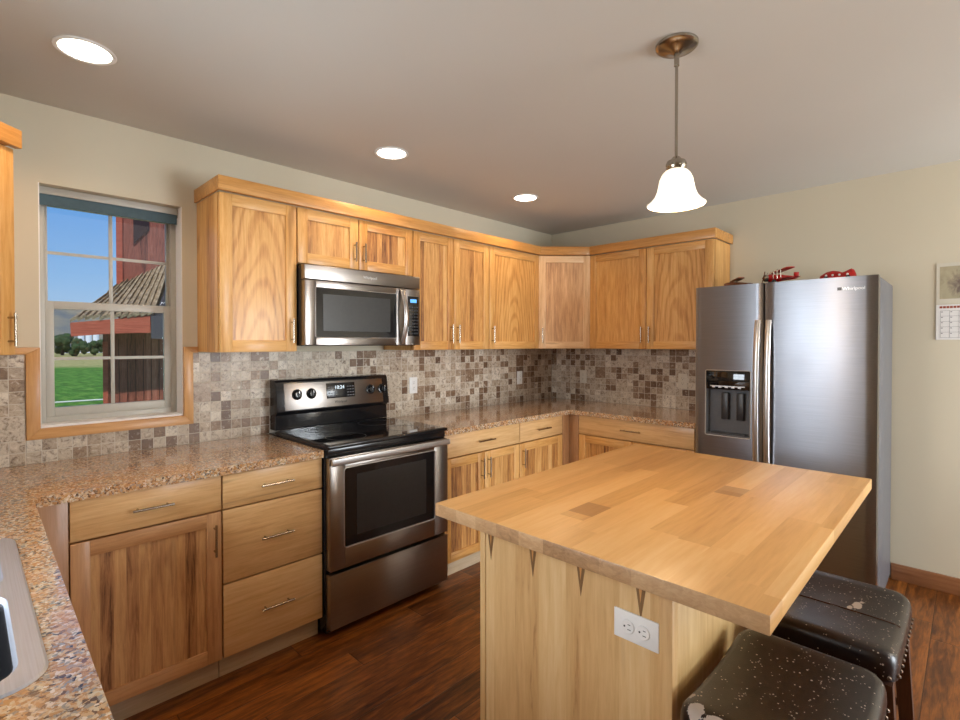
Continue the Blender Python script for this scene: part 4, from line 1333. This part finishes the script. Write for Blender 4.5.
# ------------------------------------------------------------------ recessed lights
def downlight(label, x, y, energy=16, spot=True):
    q = thing('recessed_light', label, 'ceiling light', (x, y, H), 0)
    m = MB(); m.lathe([(.074, -.0002), (.089, -.0002), (.091, -.003), (.087, -.006), (.076, -.005)], n=48, closed=True); m.build('trim_ring', MWHITE, q)
    m = MB(); m.lathe([(0, -.0025), (.0755, -.0025), (.0755, -.0004), (0, -.0004)], n=48); m.build('lens', MEMIT, q)
    s = light('recessed_glow', 'SPOT', (0, 0, -.012), energy, WARM, (0, 0, 0), spot_size=R(150), spot_blend=.6, shadow_soft_size=.075)
    s.parent = q
    return q
downlight('recessed ceiling light nearest the window, top left', -3.600, -.628, 15)
downlight('recessed ceiling light above the microwave, middle of the row', -2.286, -.612, 15)
downlight('smallest recessed ceiling light, nearest the far corner', -1.136, -.602, 15)
o = thing('added_fill_globe', 'added unseen globe that brightens the ceiling from behind the camera', 'lamp', (-1.15, -4.3, H))  # added unseen lamp: lifts the ceiling and fills the cabinets from the front
m = MB(); m.lathe([(0, -.02), (.06, -.02), (.065, -.0003), (0, -.0003)], n=32); m.tube([(0, 0, -.33), (0, 0, -.018)], .006); m.build('rod', MNICK, o)
m = MB(); m.ball((0, 0, -.48), .15, sub=4); m.build('globe', MSHGL2, o)
l_ = light('added_fill_light', 'POINT', (0, 0, -.66), 48, (1, .90, .76), shadow_soft_size=.12); l_.parent = o

# ------------------------------------------------------------------ calendar
o = thing('wall_calendar', 'wall calendar with a picture above a date grid, right of the fridge', 'calendar', (-.001, -2.711, 1.440), 0)
m = MB(); m.box(-.004, -.0005, -.30, 0, .205, .436); up_ = m.build('picture_page', MPAPERF, o)
m = MB(); m.box(-.0046, -.0041, -.286, -.014, .232, .416); m.build('picture', MCALP, up_)
m = MB(); m.box(-.004, -.0005, -.30, 0, 0, .200); lo_ = m.build('date_page', MPAPER, o)
m = MB()
for i in range(8): m.box(-.0047, -.0041, -.290 + i * .0388, -.2888 + i * .0388, .012, .165)
for j in range(6): m.box(-.0047, -.0041, -.290, -.0184, .012 + j * .0305, .0132 + j * .0305)
for i in range(7):
    for j in range(5): m.box(-.0047, -.0041, -.028 - i * .0388, -.021 - i * .0388, .034 + j * .0305, .038 + j * .0305)
m.build('date_grid', MINK, lo_)
m = MB()
for i in range(15):
    m.box(-.0047, -.0041, -.026 - i * .0145, -.014 - i * .0145, .179, .191)
m.build('header_band', MREDINK, lo_)

# ------------------------------------------------------------------ outside
m = MB(); m.box(-120, 160, .4, 420, -.75, -.5); struct(m.build('lawn', MGRASS))
m = MB()
b = bmesh.new(); rr = random.Random(3)
prev = None
for i in range(60):
    x = -120 + i * 10
    h = 22 + 8 * math.sin(i * .35) + 5 * math.sin(i * .9 + 1) + rr.uniform(-1, 1)
    col = [b.verts.new((x, 300, -.6)), b.verts.new((x, 325, h * .7)), b.verts.new((x, 360, h * 1.25)), b.verts.new((x, 410, -.6))]
    if prev:
        for j in range(3): b.faces.new((prev[j], col[j], col[j + 1], prev[j + 1]))
        b.faces.new((prev[0], prev[3], col[3], col[0]))
    else: b.faces.new(col[::-1])
    prev = col
b.faces.new(prev)
bmesh.ops.recalc_face_normals(b, faces=b.faces[:])
m._merge(b, 0, True)
tag(struct(m.build('hillside', MHILL)), 'hazy grey-tan hill beyond the field', 'hill')

# barn
o = thing('red_barn', 'red board barn with a shake roof and tower outside the window', 'barn', (-2.19, 8.0, -.5), R(-10))
m = MB(); m.box(0, 4.4, 0, 5.6, 0, 2.30); m.build('wall', MBARNR, o)
MBAT = simple('barn_batten', srgb(92, 42, 34), .8)
for i in range(34):
    m = MB(); m.box(.10 + i * .12, .112 + i * .12, -.02, -.001, 0, 2.0); m.build('batten', MBAT, o)
m = MB(); m.box(-.003, .07, -.035, -.001, 0, 1.95); m.build('corner_board', MBARND, o)
pts = []
N = 12
for k in range(N + 1):
    u = k / N; pts.append((-.40 + u * 1.07, 2.03 + .07 * math.sin(PI * .5 * u)))
for k in range(N, -1, -1):
    u = k / N; pts.append((-.41 + u * 1.08, 2.25 + .14 * u))
m = MB(); m.prism(pts, .53, .57, 0, M=Matrix(((1, 0, 0, 0), (0, 0, -1, 0), (0, 1, 0, 0), (0, 0, 0, 1)))); m.build('fascia_board', MBARND, o)
m = MB(); m.box(.68, 2.6, -.57, -.53, 2.0, 2.4); m.build('fascia_board', simple('barn_shadow_board', srgb(74, 74, 82), .8), o)  # dark board added where only shadow lies, beyond the red fascia
A = Vector((-.41, -.58, 2.30)); B = Vector((.72, -.58, 2.45)); D = Vector((.125, 2.05, 3.07)); C = Vector((1.20, 2.15, 3.74))
b = bmesh.new(); nb = 12
for i in range(nb):
    u0, u1 = i / nb, (i + 1) / nb
    for j in range(7):
        v0, v1 = j / 7, (j + 1.06) / 7
        def pt(u, v, dz):
            q = A.lerp(B, u).lerp(D.lerp(C, u), v); return (q.x, q.y, q.z + dz)
        jit = rr.uniform(-.015, .015)
        quad = [pt(u0, v0, .00 + jit), pt(u1 + .01, v0, .05 + jit), pt(u1 + .01, v1, .05 + jit), pt(u0, v1, .00 + jit)]
        lo = [(p_[0], p_[1], p_[2] - .05) for p_ in quad]
        hi_ = [b.verts.new(p_) for p_ in quad]; lo_v = [b.verts.new(p_) for p_ in lo]
        b.faces.new(hi_); b.faces.new(lo_v[::-1])
        for k in range(4): b.faces.new((hi_[k], hi_[(k + 1) % 4], lo_v[(k + 1) % 4], lo_v[k]))
bmesh.ops.recalc_face_normals(b, faces=b.faces[:])
m = MB(); m._merge(b, 0); m.build('shake_roof', MSHK, o)
m = MB(); m.prism([(.72, 2.38), (2.6, 2.38), (2.6, 3.9), (1.3, 3.75)], -1.9, .4, M=Matrix(((1, 0, 0, 0), (0, 0, -1, 0), (0, 1, 0, 0), (0, 0, 0, 1)))); m.build('shadow_block', simple('barn_shadow_fill', srgb(70, 68, 76), .9), o)  # dark block standing in for the shadow right of the shake roof
m = MB(); m.box(.234, 3.6, 2.07, 4.8, 2.301, 7.0); m.build('tower', MBARNR, o)
m = MB(); m.box(.20, .31, 2.03, 2.069, 2.9, 7.0); m.build('tower_corner_board', MBARND, o)
m = MB(); m.prism([(.50, 4.9), (.78, 4.9), (.78, 4.35), (.69, 4.28), (.50, 4.02)], -2.068, -2.04, M=Matrix(((1, 0, 0, 0), (0, 0, -1, 0), (0, 1, 0, 0), (0, 0, 0, 1)))); m.build('hay_opening', simple('barn_opening', srgb(52, 34, 38), .9), o)

# white rail on the grass
o = thing('white_fence_rail', 'low white pipe rail lying across the lawn outside', 'rail', (-1.6, 17.8, -.5))
m = MB(); m.tube([(-4, .2, .05), (5, -.2, .06)], .025, n=8); m.build('pipe', MRAIL, o)
m = MB()
for x in (-4, -1, 2, 5): m.box(x - .03, x + .03, -.2, .2, 0, .05)
m.build('foot', MRAIL, o)
# far trees
def blob_tree(x, y, h, seed, label):
    q = thing('far_tree', label, 'tree', (x, y, -.5), 0, 'trees across the field')
    rn = random.Random(seed)
    m = MB(); m.tube([(0, 0, 0), (.1, 0, h * .4)], [.25, .15], n=7); m.build('trunk', MTRUNK, q)
    m = MB()
    for i in range(16):
        a = rn.uniform(0, 2 * PI); r = rn.uniform(0, h * .42); z = rn.uniform(.22, .85) * h
        b = bmesh.new(); bmesh.ops.create_icosphere(b, subdivisions=2, radius=h * rn.uniform(.14, .24))
        for v in b.verts: v.co *= rn.uniform(.85, 1.15)
        bmesh.ops.translate(b, vec=(r * math.cos(a), r * math.sin(a), z), verts=b.verts)
        m._merge(b, 0)
    m.build('crown', MPEBBLE, q)
TL = 'dark green tree in the distant row across the field'
for i, (x, y, h) in enumerate(((4.6, 94, 3.2), (7.4, 102, 3.4), (7.8, 92, 2.6), (10.8, 97, 2.6), (1.0, 98, 3.8), (13.4, 132, 2.8), (16.6, 108, 2.2))):
    blob_tree(x, y, h, i, TL)
# white farm building seen past the barn
o = thing('far_white_building', 'distant white farm building with silver silos across the field', 'building', (13.2, 125, -.5))
m = MB(); m.box(-3, 4, -1, 3, 0, 1.4); m.build('wall', MHOUSEW, o)
for x in (-.6, .6, 1.8): 
    m = MB(); m.lathe([(.5, 0), (.5, 4.0), (.3, 4.5), (0, 4.7)], (x, -1.7, 0), n=20); m.build('silo', MHOUSEW, o)
